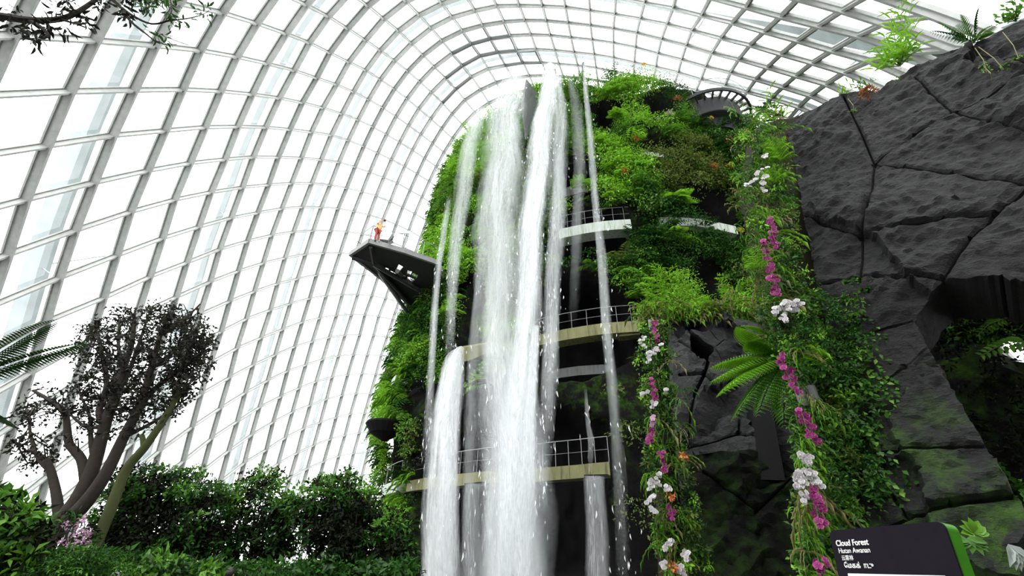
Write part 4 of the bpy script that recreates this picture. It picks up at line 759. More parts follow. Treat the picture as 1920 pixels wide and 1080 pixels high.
slab('rock_face', MT['rockp'], po, ps, PA, PN, .07, .2, 1.5, PIL, lambda V2, W: np.clip((3.0 - W[:, 2]) / 3, 0, .3), hole=[[(1292, 632), (1339, 652), (1325, 692), (1306, 680), (1293, 655)]], seed=17, ridge=(1.1, -.3), facet=.30)
mb = MB(); a = at(1425, 735, 9.3); b_ = at(1452, 900, 9.3); wv = Vector((.20, 0, 0)); mb.prism([a - wv, a + wv, b_ + wv * 1.1, b_ - wv * 1.3], Vector((.1, .5, 0)))
prop(mb.build('leaning_slab', MT['slabm']), 'dark smooth leaning stone slab beside the faceted pillar', 'stone slab')
slabm = slab('dark_boulder', MT['cliff'], [(1290, 860), (1400, 850), (1480, 880), (1560, 930), (1600, 1250), (1290, 1250), (1280, 1000)], [[(1330, 900), (1420, 960), (1480, 900)]], at(1400, 950, 9.4), Vector((-.1, -1, .2)), .12, .3, 1.0, None, lambda V2, W: np.full(len(W), .25), seed=23)[0]
prop(slabm, 'low near-black boulder mass below the faceted pillar', 'boulder')
# ================= viewing deck, ring walkway, people =================
def plate(name, mat, loop, holes, thick, parent):
    "horizontal plate with real openings; loop and holes are lists of 3D points at one height"
    z = loop[0].z; L2 = [Vector((p.x, p.y)) for p in loop]; H2 = [[Vector((p.x, p.y)) for p in h] for h in holes]
    vs_ = L2[:]; ed = [(i, (i + 1) % len(L2)) for i in range(len(L2))]
    for h in H2: b = len(vs_); vs_ += h; ed += [(b + i, b + (i + 1) % len(h)) for i in range(len(h))]
    V2, _, F2, _, _, _ = delaunay_2d_cdt(vs_, ed, [], 0, 1e-5); P = np.array([(v.x, v.y) for v in V2]); out = []
    for f in F2:
        c = P[list(f)].mean(0); s = poly_sd(np.array([c[0]]), np.array([c[1]]), [tuple(p) for p in L2])[0] > 0
        if s and all(poly_sd(np.array([c[0]]), np.array([c[1]]), [tuple(p) for p in h])[0] < 0 for h in H2): out.append(tuple(f))
    n = len(P); V = [(x, y, z) for x, y in P] + [(x, y, z - thick) for x, y in P]
    cnt = {(f[k], f[(k + 1) % len(f)]) for f in out for k in range(len(f))}
    F = out + [tuple(n + i for i in reversed(f)) for f in out] + [(b, a, n + a, n + b) for a, b in cnt if (b, a) not in cnt]
    return mobj(name, V, F, mat, parent)
pc = at(693, 452, 20.2); DZ = pc.z
def atz(px, py, z): d = ray(px, py); t = (z - EYE) / d.z; return Vector((0, 0, EYE)) + d * t
DECK = empty('viewing_deck', atz(760, 520, DZ), 'dark steel viewing deck jutting out from the left side of the mountain', 'viewing platform')
lp = [atz(657, 475, DZ), atz(693, 451, DZ), atz(760, 470, DZ), atz(822, 492, DZ), atz(850, 560, DZ), atz(770, 572, DZ), atz(715, 520, DZ)]
hl = [[(748, 493), (757, 498), (748, 508), (743, 503)], [(765, 504), (773, 507), (770, 514), (763, 512)], [(775, 509), (784, 513), (781, 520), (772, 515)], [(757, 512), (762, 515), (759, 518), (755, 516)], [(765, 516), (779, 521), (773, 527), (762, 522)], [(724, 499), (730, 502), (728, 506), (722, 503)], [(733, 505), (744, 510), (739, 514), (731, 509)], [(747, 518), (753, 521), (750, 525), (745, 522)], [(756, 523), (763, 527), (760, 532), (753, 528)]]
plate('deck', MT['dsteel'], lp, [[atz(x, y, DZ) for x, y in h] for h in hl], .12, DECK)
mb = MB()
for a, b in zip(lp, lp[1:5]): mb.bar(a + Vector((0, 0, -.06)), b + Vector((0, 0, -.06)), .16, .34)
mb.bar(lp[0], lp[6], .16, .34); mb.bar(lp[6], lp[5], .16, .34); mb.build('edge_beam', MT['steelm'], DECK)
mb = MB(); s0 = atz(703, 487, DZ) - Vector((0, 0, .35)); mb.tube([atz(662, 476, DZ) - Vector((0, 0, .3)), s0], .12, 6); mb.tube([atz(697, 456, DZ) - Vector((0, 0, .3)), s0], .12, 6); mb.tube([s0, atz(800, 545, DZ) - Vector((0, 0, .3))], .16, 6); mb.tube([s0, atz(768, 562, DZ) - Vector((0, 0, .3))], .12, 6)
mb.build('under_frame', MT['dsteel'], DECK)
for (x0, y0), (x1, y1) in (((712, 512), (750, 602)), ((745, 508), (792, 556))):
    mb = MB(); mb.tube([atz(x0, y0, DZ - .3), face_pt(x1, y1, -.2)], .15, 8); mb.build('brace', MT['steelm'], DECK)
mb = MB(); tp = [atz(822, 492, DZ), lp[2], lp[1], lp[0], lp[6]]
for a, b in zip(tp[:-1], tp[1:]):
    k = max(2, int((b - a).length / 1.3))
    for i in range(k + 1): p = a.lerp(b, i / k); mb.tube([p, p + Vector((0, 0, 1.15))], .018, 5)
for h in (1.15, .6, .15): mb.tube([p + Vector((0, 0, h)) for p in tp], .022 if h > 1 else .009, 5)
mb.build('railing', MT['rail'], DECK)
# information lectern on the deck
p = atz(753, 468, DZ); q = empty('lectern', p, 'small pale information lectern on a post on the viewing deck', 'lectern'); mb = MB(); mb.tube([p + Vector((0, 0, .01)), p + Vector((0, 0, 1.2))], .03, 6); mb.build('post', MT['rail'], q); mb = MB(); mb.box(p + Vector((0, 0, 1.35)), (.62, .06, .4), Matrix.Rotation(-.5, 3, 'X')); mb.build('panel', plain('pale_green_panel', (.42, .5, .45), .5), q)
# pushchair
p = atz(724, 461, DZ); q = empty('pushchair', p, 'pale grey pushchair parked by the railing of the viewing deck beside the person', 'pushchair')
mb = MB(); mb.prism([p + Vector((-.45, -.2, .35)), p + Vector((.1, -.2, .3)), p + Vector((.28, -.2, .85)), p + Vector((-.1, -.2, 1.05)), p + Vector((-.35, -.2, .8))], (0, .42, 0)); mb.build('seat', plain('pale_fabric', (.5, .51, .53), .8), q)
mb = MB(); mb.tube([p + Vector((.1, 0, .3)), p + Vector((.5, 0, .95))], .02, 5); mb.tube([p + Vector((-.4, 0, .1)), p + Vector((.35, 0, .5))], .02, 5); mb.build('frame', MT['dsteel'], q)
for dx in (-.35, .35):
    for dy in (-.22, .22):
        mb = MB(); c = p + Vector((dx, dy, .12)); mb.tube([c + Vector((0, -.02, 0)), c + Vector((0, .02, 0))], .12, 14); mb.build('wheel', MT['black'], q)

def person(loc, rz, label, h, top, bottom, hairc, pose, skinc=(.62, .38, .27), extra=None):
    "one continuous skinned figure, clothing and hair as children; pose: dict of joint offsets in head-heights"
    s = h / 1.75; root = empty('person', loc, label, 'person', rz=rz)
    J = {'pelvis': (0, 0, .95), 'waist': (0, -.01, 1.08), 'chest': (0, 0, 1.30), 'neck': (0, 0, 1.48), 'head0': (0, -.02, 1.58), 'head1': (0, -.01, 1.69),
         'shL': (.17, 0, 1.42), 'elL': (.26, -.05, 1.14), 'haL': (.27, -.16, .90), 'shR': (-.17, 0, 1.42), 'elR': (-.26, -.05, 1.14), 'haR': (-.27, -.16, .90),
         'hiL': (.09, 0, .90), 'knL': (.11, -.03, .50), 'anL': (.11, 0, .09), 'toL': (.12, -.17, .035), 'hiR': (-.09, 0, .90), 'knR': (-.11, -.03, .50), 'anR': (-.11, 0, .09), 'toR': (-.12, -.17, .035)}
    J.update(pose)
    R = {'pelvis': .13, 'waist': .115, 'chest': .135, 'neck': .052, 'head0': .082, 'head1': .092, 'shL': .06, 'elL': .042, 'haL': .027, 'shR': .06, 'elR': .042, 'haR': .027, 'hiL': .085, 'knL': .058, 'anL': .04, 'toL': .03, 'hiR': .085, 'knR': .058, 'anR': .04, 'toR': .03}
    E = [('pelvis', 'waist'), ('waist', 'chest'), ('chest', 'neck'), ('neck', 'head0'), ('head0', 'head1'), ('chest', 'shL'), ('shL', 'elL'), ('elL', 'haL'), ('chest', 'shR'), ('shR', 'elR'), ('elR', 'haR'), ('pelvis', 'hiL'), ('hiL', 'knL'), ('knL', 'anL'), ('anL', 'toL'), ('pelvis', 'hiR'), ('hiR', 'knR'), ('knR', 'anR'), ('anR', 'toR')]
    for sd in 'LR':
        hpt = Vector(J['ha' + sd]); fd = (hpt - Vector(J['el' + sd])).normalized(); side = fd.cross(Vector((0, 0, 1)) if abs(fd.z) < .8 else Vector((0, 1, 0))).normalized()
        pm = hpt + fd * .05; J['pa' + sd] = tuple(pm); R['pa' + sd] = .024; E.append(('ha' + sd, 'pa' + sd))
        for k, (o_, ln) in enumerate(((-.027, .062), (-.009, .072), (.009, .068), (.027, .055), (.04, .04))):
            f1 = pm + side * o_ * 1.1 + fd * ln * .5; f2 = f1 + (fd * .8 + Vector((0, -.3, -.2))) * ln * .5
            st_ = 'pa' + sd if k < 4 else 'ha' + sd
            J['f%s%d' % (sd, k)] = tuple(f1); J['g%s%d' % (sd, k)] = tuple(f2); R['f%s%d' % (sd, k)] = .0085; R['g%s%d' % (sd, k)] = .0075; E += [(st_, 'f%s%d' % (sd, k)), ('f%s%d' % (sd, k), 'g%s%d' % (sd, k))]
    def skin(nm, keys, scale, mat, sub=1):
        ks = [k for k in J if k in keys]; ix = {k: i for i, k in enumerate(ks)}; me = bpy.data.meshes.new(nm)
        me.from_pydata([tuple(c * s for c in J[k]) for k in ks], [(ix[a], ix[b]) for a, b in E if a in ix and b in ix], []); me.materials.append(mat)
        o = bpy.data.objects.new(nm, me); COL.objects.link(o); o.parent = root
        m_ = o.modifiers.new('skin', 'SKIN'); m_.use_smooth_shade = True
        for k in ks: me.skin_vertices[0].data[ix[k]].radius = (R[k] * s * scale, R[k] * s * scale)
        me.skin_vertices[0].data[0].use_root = True; o.modifiers.new('sub', 'SUBSURF').levels = sub; o.modifiers['sub'].render_levels = sub; return o
    sk = plain('skin', skinc, .5, nz=30); skin('body', set(J), 1.0, sk, 1)
    skin('shirt', {'pelvis', 'waist', 'chest', 'shL', 'elL', 'shR', 'elR'}, 1.22, top); skin('trousers', {'pelvis', 'hiL', 'knL', 'anL', 'hiR', 'knR', 'anR'}, 1.25, bottom)
    hc = Vector(J['head1']) * s + Vector(loc); rot = Matrix.Rotation(rz, 3, 'Z'); hl_ = Vector(J['head1']) * s
    mb = MB(); mb.ell(hl_ + Vector((0, .025, .02)) * s, (.098 * s, .105 * s, .108 * s), None, 16, 12)
    if extra == 'bun': mb.ell(hl_ + Vector((0, .05, .12)) * s, (.05 * s, .05 * s, .045 * s))
    V = np.array(mb.V) + np.array(loc); o = mobj('hair', V, mb.F, hairc, root, smooth=True)
    def bit(nm, c, r, mt):
        mb = MB(); mb.ell(hl_ + Vector(c) * s, tuple(x * s for x in r), None, 8, 6); mobj(nm, np.array(mb.V) + np.array(loc), mb.F, mt, root, smooth=True)
    for sx in (-1, 1): bit('eye', (sx * .034, -.088, -.02), (.011, .006, .007), MT['black']); bit('ear', (sx * .092, .0, -.03), (.012, .02, .03), sk)
    bit('nose', (0, -.1, -.045), (.012, .018, .02), sk); bit('mouth', (0, -.088, -.085), (.025, .008, .006), sk)
    for sd in 'LR':
        mb = MB(); a = Vector(J['an' + sd]) * s; b = Vector(J['to' + sd]) * s; mb.ell((a + b) / 2 + Vector((0, -.01, -.035)) * s, (.05 * s, .14 * s, .045 * s)); mobj('shoe', np.array(mb.V) + np.array(loc), mb.F, MT['black'], root, smooth=True)
    return root, J, s
p = atz(704, 455, DZ)
pr, J_, s_ = person(p, .9, 'person in orange top and red trousers holding up a camera on the viewing deck', 1.72, plain('orange_cloth', (.75, .42, .16), .8), plain('red_cloth', (.30, .05, .035), .85), plain('fair_hair', (.35, .26, .15), .8),
    {'elR': (-.25, -.22, 1.30), 'haR': (-.08, -.36, 1.52), 'elL': (.25, -.22, 1.30), 'haL': (.08, -.36, 1.52)})
mb = MB(); mb.box(Vector((0, -.42, 1.56)) * s_, (.15, .07, .09)); mb.tube([Vector((0, -.44, 1.56)) * s_, Vector((0, -.54, 1.56)) * s_], .035, 10)
co = mb.build('camera_body', MT['black']); co.location = Matrix.Rotation(.9, 3, 'Z') @ (Vector(co.location)) + p; co.rotation_euler.z = .9; co.name = 'photo_camera'; prop(co, 'small dark camera held up by the person on the viewing deck', 'camera')
# two visitors whose heads show at the bottom edge
h0 = at(370, 1062, 9.3); person((h0.x, 9.3, 0), 2.6, 'person with light blonde hair in a bun, seen from behind at the bottom edge', h0.z, plain('cream_cloth', (.6, .58, .5), .8), plain('blue_cloth', (.05, .07, .12), .8), plain('blonde_hair', (.6, .5, .28), .7), {}, extra='bun')
h0 = at(432, 1070, 9.8); pr2, J2, s2 = person((h0.x, 9.8, 0), 3.3, 'person with dark hair and a grey backpack at the bottom edge', h0.z, plain('charcoal_cloth', (.04, .04, .045), .8), plain('black_cloth', (.02, .02, .022), .8), plain('dark_hair', (.015, .012, .01), .6), {})
mb = MB(); mb.ell(Vector((0, .19, 1.22)) * s2, (.16, .1, .24)); 
o = mobj('backpack', np.array([Matrix.Rotation(3.3, 3, 'Z') @ Vector(v) + Vector((h0.x, 9.8, 0)) for v in mb.V]), mb.F, plain('grey_pack', (.12, .12, .13), .8), None, smooth=True); prop(o, 'grey backpack worn by the dark haired person at the bottom edge', 'backpack')
# ring walkway at the top right
rc = at(1354, 168, face_pt(1354, 215).y - 2.4); RCX, RCY, RZ = rc.x, rc.y + 3.0, rc.z
RING = empty('ring_walkway', (RCX, RCY, RZ), 'dark curved walkway ring at the top right of the mountain, seen from below', 'walkway')
def arcring(name, r0, r1, z0, z1, mat, a0=-2.0, a1=2.0, n=36, parent=RING):
    V = []
    for i in range(n + 1):
        a = a0 + (a1 - a0) * i / n; s, c = math.sin(a), -math.cos(a)
        for r, z in ((r0, z0), (r1, z0), (r1, z1), (r0, z1)): V.append((RCX + r * s * 1.06, RCY + r * c, RZ + z))
    F = [(i * 4 + k, i * 4 + (k + 1) % 4, (i + 1) * 4 + (k + 1) % 4, (i + 1) * 4 + k) for i in range(n) for k in range(4)] + [(3, 2, 1, 0), tuple(n * 4 + k for k in range(4))]
    return mobj(name, V, F, mat, parent)
arcring('outer_beam', 3.0, 3.12, -.2, .1, MT['dsteel']); arcring('inner_drum', 2.3, 2.42, -1.5, .05, MT['dsteel']); arcring('lower_drum', 1.7, 1.8, -2.6, -.6, MT['dsteel']); arcring('drum_floor', 1.2, 2.4, -1.55, -1.4, MT['dsteel'])
arcring('walk_grating', 2.95, 3.0, -.1, -.04, MT['steelm'])
for i in range(17):
    a = -1.6 + 3.2 * i / 16; s, c = math.sin(a), -math.cos(a); mb = MB(); mb.bar((RCX + 2.35 * s * 1.06, RCY + 2.35 * c, RZ - .1), (RCX + 3.05 * s * 1.06, RCY + 3.05 * c, RZ - .05), .09, .2); mb.build('bracket', MT['dsteel'], RING)
mb = MB(); pts = []
for i in range(25):
    a = -1.9 + 3.8 * i / 24; s, c = math.sin(a), -math.cos(a); q = Vector((RCX + 3.15 * s * 1.06, RCY + 3.15 * c, RZ)); pts.append(q)
    if i % 2 == 0: mb.tube([q, q + Vector((0, 0, 1.2))], .018, 5)
mb.tube([q + Vector((0, 0, 1.2)) for q in pts], .02, 5); mb.tube([q + Vector((0, 0, .6)) for q in pts], .012, 5); mb.build('railing', MT['rail'], RING)

# ================= information sign =================
def sgn():
    c1, c2 = (1554, 995), (1768, 977)
    Y1 = 2.0; A = at(*c1, Y1); r2 = ray(*c2); Y2 = (A.z - EYE) / (r2.z / r2.y); B = at(*c2, Y2); return A, B
sA, sB = sgn()
W_ = (sB - sA).length; ex = (sB - sA).normalized(); ez = Vector((0, 0, 1)); en = ex.cross(ez).normalized()  # towards the viewer
if en.y > 0: en = -en
tilt = .14; ey = (ez * math.cos(tilt) + (-en) * math.sin(tilt)).normalized(); ew = ex.cross(ey); 
if ew.y > 0: ew = -ew
k_ = W_ / .60
S_ = empty('information_sign', Vector((sA + sB) / 2) - Vector((0, 0, (sA.z))), 'black information sign reading Cloud Forest, green side edge, bottom right corner', 'sign')
def sp(u, v, o=0.): return sA + ex * u * W_ - ey * v * W_ + ew * o * W_
cr = []; rr_ = .045
def rounded(u0, v0, u1, v1, r, n=6):
    P = []
    for cu, cv, a0 in ((u1 - r, v0 + r, -90), (u1 - r, v1 - r, 0), (u0 + r, v1 - r, 90), (u0 + r, v0 + r, 180)):
        for i in range(n + 1): a = math.radians(a0 + 90 * i / n); P.append((cu + r * math.cos(a), cv + r * math.sin(a)))
    return P
mb = MB(); P = rounded(0, 0, 1, 1.5, .05); mb.prism([sp(u, v, 0) for u, v in P], -ew * .01); mb.build('panel', plain('aubergine_black', (.009, .007, .0115), .8, spec=.06), S_)
mb = MB(); mb.prism([sp(u * 1.0, v, -.012) for u, v in rounded(0.0, 0.0, 1.0, 1.5, .05)], -ew * .05 * W_ / .6); mb.build('green_edge', plain('leaf_green_paint', (.035, .17, .006), .5, spec=.2), S_)
mb = MB(); mb.prism([sp(u, v, .002) for u, v in ((.105, .31), (.895, .31), (.93, 1.3), (.12, 1.3))], ew * .001); mb.build('picture', plain('pale_blue_white_print', (.62, .70, .72), .6), S_)
mb = MB(); c0 = sA + ex * W_ * .5; mb.bar(Vector((c0.x, c0.y + .06, 0)), c0 - ey * W_ * 1.2 - ew * .05, .08, .04); mb.build('post', MT['dsteel'], S_)
def text(body, u, v, size, bold=0.0, sx=1.0):
    cu = bpy.data.curves.new('lettering', 'FONT'); cu.body = body; cu.size = size * W_; cu.extrude = .0006; cu.offset = bold * W_
    o = bpy.data.objects.new('lettering', cu); COL.objects.link(o); dg = bpy.context.evaluated_depsgraph_get(); me = bpy.data.meshes.new_from_object(o.evaluated_get(dg)); bpy.data.objects.remove(o)
    o = bpy.data.objects.new('lettering', me); COL.objects.link(o); me.materials.clear(); me.materials.append(MT['white'])
    o.parent = S_; Mx = Matrix((ex * sx, ey, ew)).transposed().to_4x4(); o.matrix_local = Matrix.Translation(sp(u, v, .004) - Vector(S_.location)) @ Mx; return o
text('Cloud Forest', .052, .118, .060, .0010)['label'] = 'bold white lettering Cloud Forest'
text('Hutan Awanan', .062, .170, .052)
text('\u4e91\u96fe\u6797', .078, .218, .040)
text('\u0bc7\u0bae\u0b95\u0b95\u0bcd  \u0bbe\u0b9f\u0bc1', .088, .272, .050, .0004)
# the line drawing on the print: shaded hill with looping outlines
mb = MB()
hill = [(.17, .325), (.44, .325), (.56, .44), (.62, .68), (.2, .68)]
mb.prism([sp(u, v, .004) for u, v in hill], ew * .0008); mb.build('sketched_hill', plain('grey_pencil', (.36, .44, .44), .8, nz=60), S_)
mb = MB()
for k in range(9): mb.tube([sp(.20 + .035 * j, .345 + .04 * k + .010 * math.sin(j * 1.3 + k), .0055) for j in range(9)], .0006, 4)
for k, (cu, cv) in enumerate(((.375, .405), (.42, .42), (.465, .425))): mb.tube([sp(cu + .026 * math.cos(a * .52), cv + .03 * math.sin(a * .52) + .012 * math.sin(a), .0065) for a in range(13)], .0022, 5)
mb.build('sketch_lines', plain('dark_pencil', (.05, .09, .09), .8), S_)
# ================= planting on the right =================
FLV, FLF, FLT = [], [], []
def blossom():
    "an orchid flower: five petals and a lip"
    V = []; F = []
    for k, (a, l, w_) in enumerate(((90, .5, .24), (25, .5, .34), (155, .5, .34), (215, .44, .22), (325, .44, .22))):
        a = math.radians(a); d = Vector((math.cos(a), 0, math.sin(a))); s = Vector((-d.z, 0, d.x)); b = len(V)
        V += [Vector((0, 0, 0)), d * l * .5 + s * w_ - Vector((0, .06, 0)), d * l + s * w_ * .4 + Vector((0, .02, 0)), d * l - s * w_ * .4 + Vector((0, .02, 0)), d * l * .5 - s * w_ - Vector((0, .06, 0))]; F += [(b, b + 1, b + 2), (b, b + 2, b + 3), (b, b + 3, b + 4)]
    b = len(V); V += [Vector((0, -.05, .05)), Vector((.1, -.22, -.05)), Vector((0, -.26, -.22)), Vector((-.1, -.22, -.05))]; F += [(b, b + 1, b + 2), (b, b + 2, b + 3)]
    return V, F
def flowermesh(nm, mat, tn=0):
    V, F = blossom(); me = bpy.data.meshes.new(nm); me.from_pydata([tuple(v) for v in V], [], F); me.materials.append(MT[mat]); a = me.attributes.new('tint', 'FLOAT', 'POINT')
    for i, d in enumerate(a.data): d.value = .1 if i >= 25 else max(0, (.15 + .85 * (i % 5) / 4) - tn * .28)
    return me
FM = {k: [flowermesh(k + '_blossom', k, v) for v in range(3)] for k in ('magenta', 'whitefl', 'pinkfl')}
def spike(label, group, pix, Y, kind, n, size=.085, spread=.05, out=Vector((-.3, -1, .1))):
    pts = catmull([np.array(at(px, py, Y)) for px, py in pix], 6); root = empty('orchid_spike', Vector(pts[0]), label, 'orchid', group)
    mb = MB(); mb.tube([Vector(p) for p in pts], .006, 5); mb.build('stem', MT['stem'], root)
    for i in range(n):
        t = (i + .5) / n * (len(pts) - 1); k = min(int(t), len(pts) - 2); p = Vector(pts[k]).lerp(Vector(pts[k + 1]), t - k)
        p += Vector((rnd.uniform(-spread, spread), rnd.uniform(-.05, .02), rnd.uniform(-spread, spread) * .4))
        o = bpy.data.objects.new('blossom', FM[kind][i % 3]); COL.objects.link(o); o.parent = root; o.location = p - root.location
        d = (out + Vector((rnd.uniform(-.8, .8), 0, rnd.uniform(-.5, .3)))).normalized(); q = d.to_track_quat('-Y', 'Z'); o.rotation_mode = 'QUATERNION'; o.rotation_quaternion = q
        sc = size * rnd.uniform(.85, 1.15); o.scale = (sc, sc, sc)
    return root
MT['stem'] = plain('green_stem', (.07, .14, .03), .7)
YB, YA = 4.85, 7.0
gB, gA = 'orchid spikes up the tall planted edge of the rock wall', 'orchid spikes on the low planted column beside the waterfalls'
for pix, n, lb in (([(1444, 412), (1449, 440), (1456, 468)], 14, 'magenta orchid spike at the top of the magenta ones, right one of the upper pair'),
                   ([(1432, 452), (1438, 490), (1450, 528)], 16, 'long magenta orchid spike hanging left of the upper pair'), ([(1446, 520), (1456, 540), (1458, 556)], 8, 'short magenta orchid cluster just above the big white orchid clump'),
                   ([(1461, 662), (1470, 688), (1482, 712), (1492, 734)], 15, 'magenta orchid spike slanting beside the tree fern crown'), ([(1503, 772), (1512, 800), (1526, 832)], 12, 'thin magenta orchid spike slanting below the grey spotlight pots'),
                   ([(1524, 920), (1530, 950), (1538, 988)], 10, 'dim magenta orchid spike below the lower white orchids'), ([(1534, 1048), (1538, 1062), (1540, 1084)], 4, 'magenta orchid blossoms just left of the sign top')):
    spike(lb, gB, pix, YB, 'magenta', int(n * 1.7), .078)
for pix, n, lb in (([(1432, 316), (1418, 330), (1405, 346), (1402, 350)], 9, 'white orchid spike arching out to the left high on the planted edge'), ([(1436, 328), (1432, 345), (1436, 362)], 7, 'white orchid spike hanging beside the arching one, right of it'), ([(1432, 288), (1434, 296)], 3, 'small white orchid pair above the two high white spikes'),
                   ([(1478, 566), (1462, 575), (1448, 590)], 9, 'white orchid spike at the left of the big white clump'), ([(1490, 566), (1478, 580), (1472, 604)], 11, 'white orchid spike in the middle of the big white clump'), ([(1494, 570), (1492, 585)], 6, 'white orchid spike at the right of the big white clump'),
                   ([(1500, 852), (1512, 862), (1520, 872)], 9, 'white orchid spike at the top of the lower white clump'), ([(1512, 884), (1524, 895), (1532, 910)], 10, 'white orchid spike on the right side of the lower white clump'), ([(1498, 888), (1502, 910), (1508, 944)], 12, 'white orchid spike hanging on the left side of the lower white clump')):
    spike(lb, gB, pix, YB, 'whitefl', int(n * 1.6), .07)
for pix, n, kd, lb in (([(1224, 604), (1228, 620), (1232, 642)], 12, 'magenta', 'topmost magenta orchid spike of the low planted column'), ([(1224, 712), (1226, 730), (1226, 750)], 11, 'magenta', 'second magenta orchid spike from the top of the low planted column'),
                       ([(1222, 806), (1220, 820), (1217, 834)], 8, 'magenta', 'third magenta orchid spike from the top of the low column, dark red'), ([(1240, 848), (1242, 866), (1244, 886)], 10, 'magenta', 'fourth magenta orchid spike of the low column, left of the dark pillar foot'), ([(1258, 950), (1260, 962), (1257, 974)], 6, 'magenta', 'lowest magenta orchid spike of the low planted column'),
                       ([(1208, 632), (1202, 640), (1208, 652)], 6, 'whitefl', 'white orchids at the upper left of the low column, outermost'), ([(1238, 648), (1232, 656), (1230, 664)], 7, 'whitefl', 'white orchids just right of the outermost white ones'), ([(1220, 660), (1214, 668), (1214, 680)], 9, 'whitefl', 'white orchid cluster under the topmost magenta spike'),
                       ([(1210, 734), (1206, 742)], 4, 'whitefl', 'white orchids left of the second magenta spike'), ([(1250, 730), (1252, 736)], 3, 'whitefl', 'white orchid pair right of the second magenta spike'), ([(1226, 754), (1223, 764)], 5, 'whitefl', 'white orchids right below the second magenta spike'),
                       ([(1224, 780), (1222, 792), (1224, 800)], 7, 'pinkfl', 'pale pink orchids above the dark red spike'), ([(1238, 890), (1230, 902), (1234, 912)], 9, 'whitefl', 'white orchids below the fourth magenta spike'), ([(1226, 900), (1220, 908), (1218, 918)], 7, 'whitefl', 'white orchids hanging left of the orange bloom'),
                       ([(1230, 930), (1220, 934), (1212, 944)], 7, 'whitefl', 'white orchid spike sweeping left halfway down the low column'), ([(1222, 954), (1230, 960)], 4, 'whitefl', 'small white orchid group under the sweeping spike'), ([(1252, 912), (1252, 922)], 5, 'whitefl', 'white orchids just above the orange bloom'),
                       ([(1258, 1014), (1252, 1022), (1250, 1032)], 8, 'whitefl', 'white orchids near the foot of the low column'), ([(1290, 1034), (1286, 1044), (1290, 1052)], 8, 'whitefl', 'white orchids right of those near the foot of the low column'), ([(1244, 1054), (1240, 1066)], 6, 'whitefl', 'white orchids at the bottom edge, left of the orange one'), ([(1272, 1062), (1278, 1078)], 8, 'whitefl', 'white orchids at the bottom edge, right of the orange one')):
    spike(lb, gA, pix, YA, kd, int(n * 1.3), .072 if kd != 'magenta' else .078, .04)
def bunch(name, label, cat, group, px, py, Y, r, n, leaf, mat, parent=None, wd=.6, out=(-.1, -1, .4)):
    L = Leaves(); clump(L, at(px, py, Y), r, n, out, leaf, wd, .9); o = L.build(name, MT[mat], parent); return prop(o, label, cat, group)
for px, py, lb in ((1257, 932, 'orange bloom halfway down the low planted column'), (1262, 1066, 'orange bloom at the bottom edge of the low planted column'), (1281, 856, 'small orange bloom beside the pillar foot')): bunch('orange_bloom', lb, 'flower', 'orange blooms on the low planted column', px, py, YA, .06, 26, .06, 'orange')
# posts that carry the low column
mb = MB(); a = at(1218, 600, 7.6); mb.tube([a, Vector((at(1262, 1080, 7.6).x, 7.6, 0))], .03, 6); prop(mb.build('support_post', MT['steelm']), 'thin grey post inside the low planted column', 'post')
mb = MB()
mb.tube([at(1232, 600, 7.62), at(1262, 1080, 7.62), Vector((at(1262, 1080, 7.6).x, 7.62, 0))], [.12, .22, .25], 8); prop(mb.build('root_mat', MT['soil']), 'dark root mat column that carries the low orchid planting', 'planted column')

def band(L, poly, Y0, Y1, n, r0, r1, dens, leaf, kinds, out=(-.3, -1, .3), wd=.5, P=None):
    "cushions spread over a sighted region between two depths"
    A = np.array(poly, float); lo = A.min(0); hi = A.max(0); k = 0
    while k < n:
        x, y = rng.uniform(lo[0], hi[0]), rng.uniform(lo[1], hi[1])
        if poly_sd(np.array([x]), np.array([y]), poly)[0] < 0: continue
        k += 1; Y = rng.uniform(Y0, Y1) if P is None else None
        c = at(x, y, Y) if P is None else P(x, y)
        r = rng.uniform(r0, r1); kd = kinds[int(rng.integers(len(kinds)))]
        clump(L[kd], c, r, int(dens * (.5 + rng.random())), out, leaf * rng.uniform(.7, 1.3), wd * rng.uniform(.7, 1.2), .9)
def rk(px, py, off=.1): return atx(px, py, RN, RA + RN * off)
# tall planted edge of the rock wall
mb = MB(); mb.prism([at(x, y, 6.0) for x, y in ((1405, 330), (1420, 240), (1462, 222), (1500, 225), (1590, 560), (1640, 900), (1640, 1200), (1560, 1200), (1530, 930), (1535, 780), (1500, 680), (1450, 600), (1440, 470))], (0, .5, 0)); prop(mb.build('root_mat', MT['soil']), 'dark root mat behind the tall orchid planting at the edge of the rock face', 'root mat')
LB = {k: Leaves() for k in ('lime', 'green', 'dark', 'dark2', 'olive', 'straw', 'shade')}
pe = [(1400, 220), (1445, 190), (1464, 210), (1474, 330), (1500, 480), (1545, 620), (1600, 800), (1620, 980), (1560, 1080), (1500, 1080), (1490, 930), (1500, 800), (1470, 690), (1430, 620), (1420, 560), (1400, 430), (1380, 330), (1370, 240)]
band(LB, pe, 5.2, 5.8, 900, .05, .16, 24, .062, ['green', 'green', 'dark', 'dark2', 'olive', 'dark2', 'lime'])
band(LB, [(1500, 540), (1560, 560), (1640, 760), (1650, 960), (1560, 1000), (1480, 760)], 5.0, 5.5, 300, .06, .15, 18, .06, ['dark', 'dark', 'dark2', 'shade'])
band(LB, [(1195, 610), (1215, 600), (1260, 620), (1262, 760), (1300, 900), (1330, 1080), (1240, 1080), (1215, 900), (1205, 760)], 7.3, 7.6, 330, .06, .14, 22, .065, ['green', 'dark', 'dark2', 'lime', 'olive'])
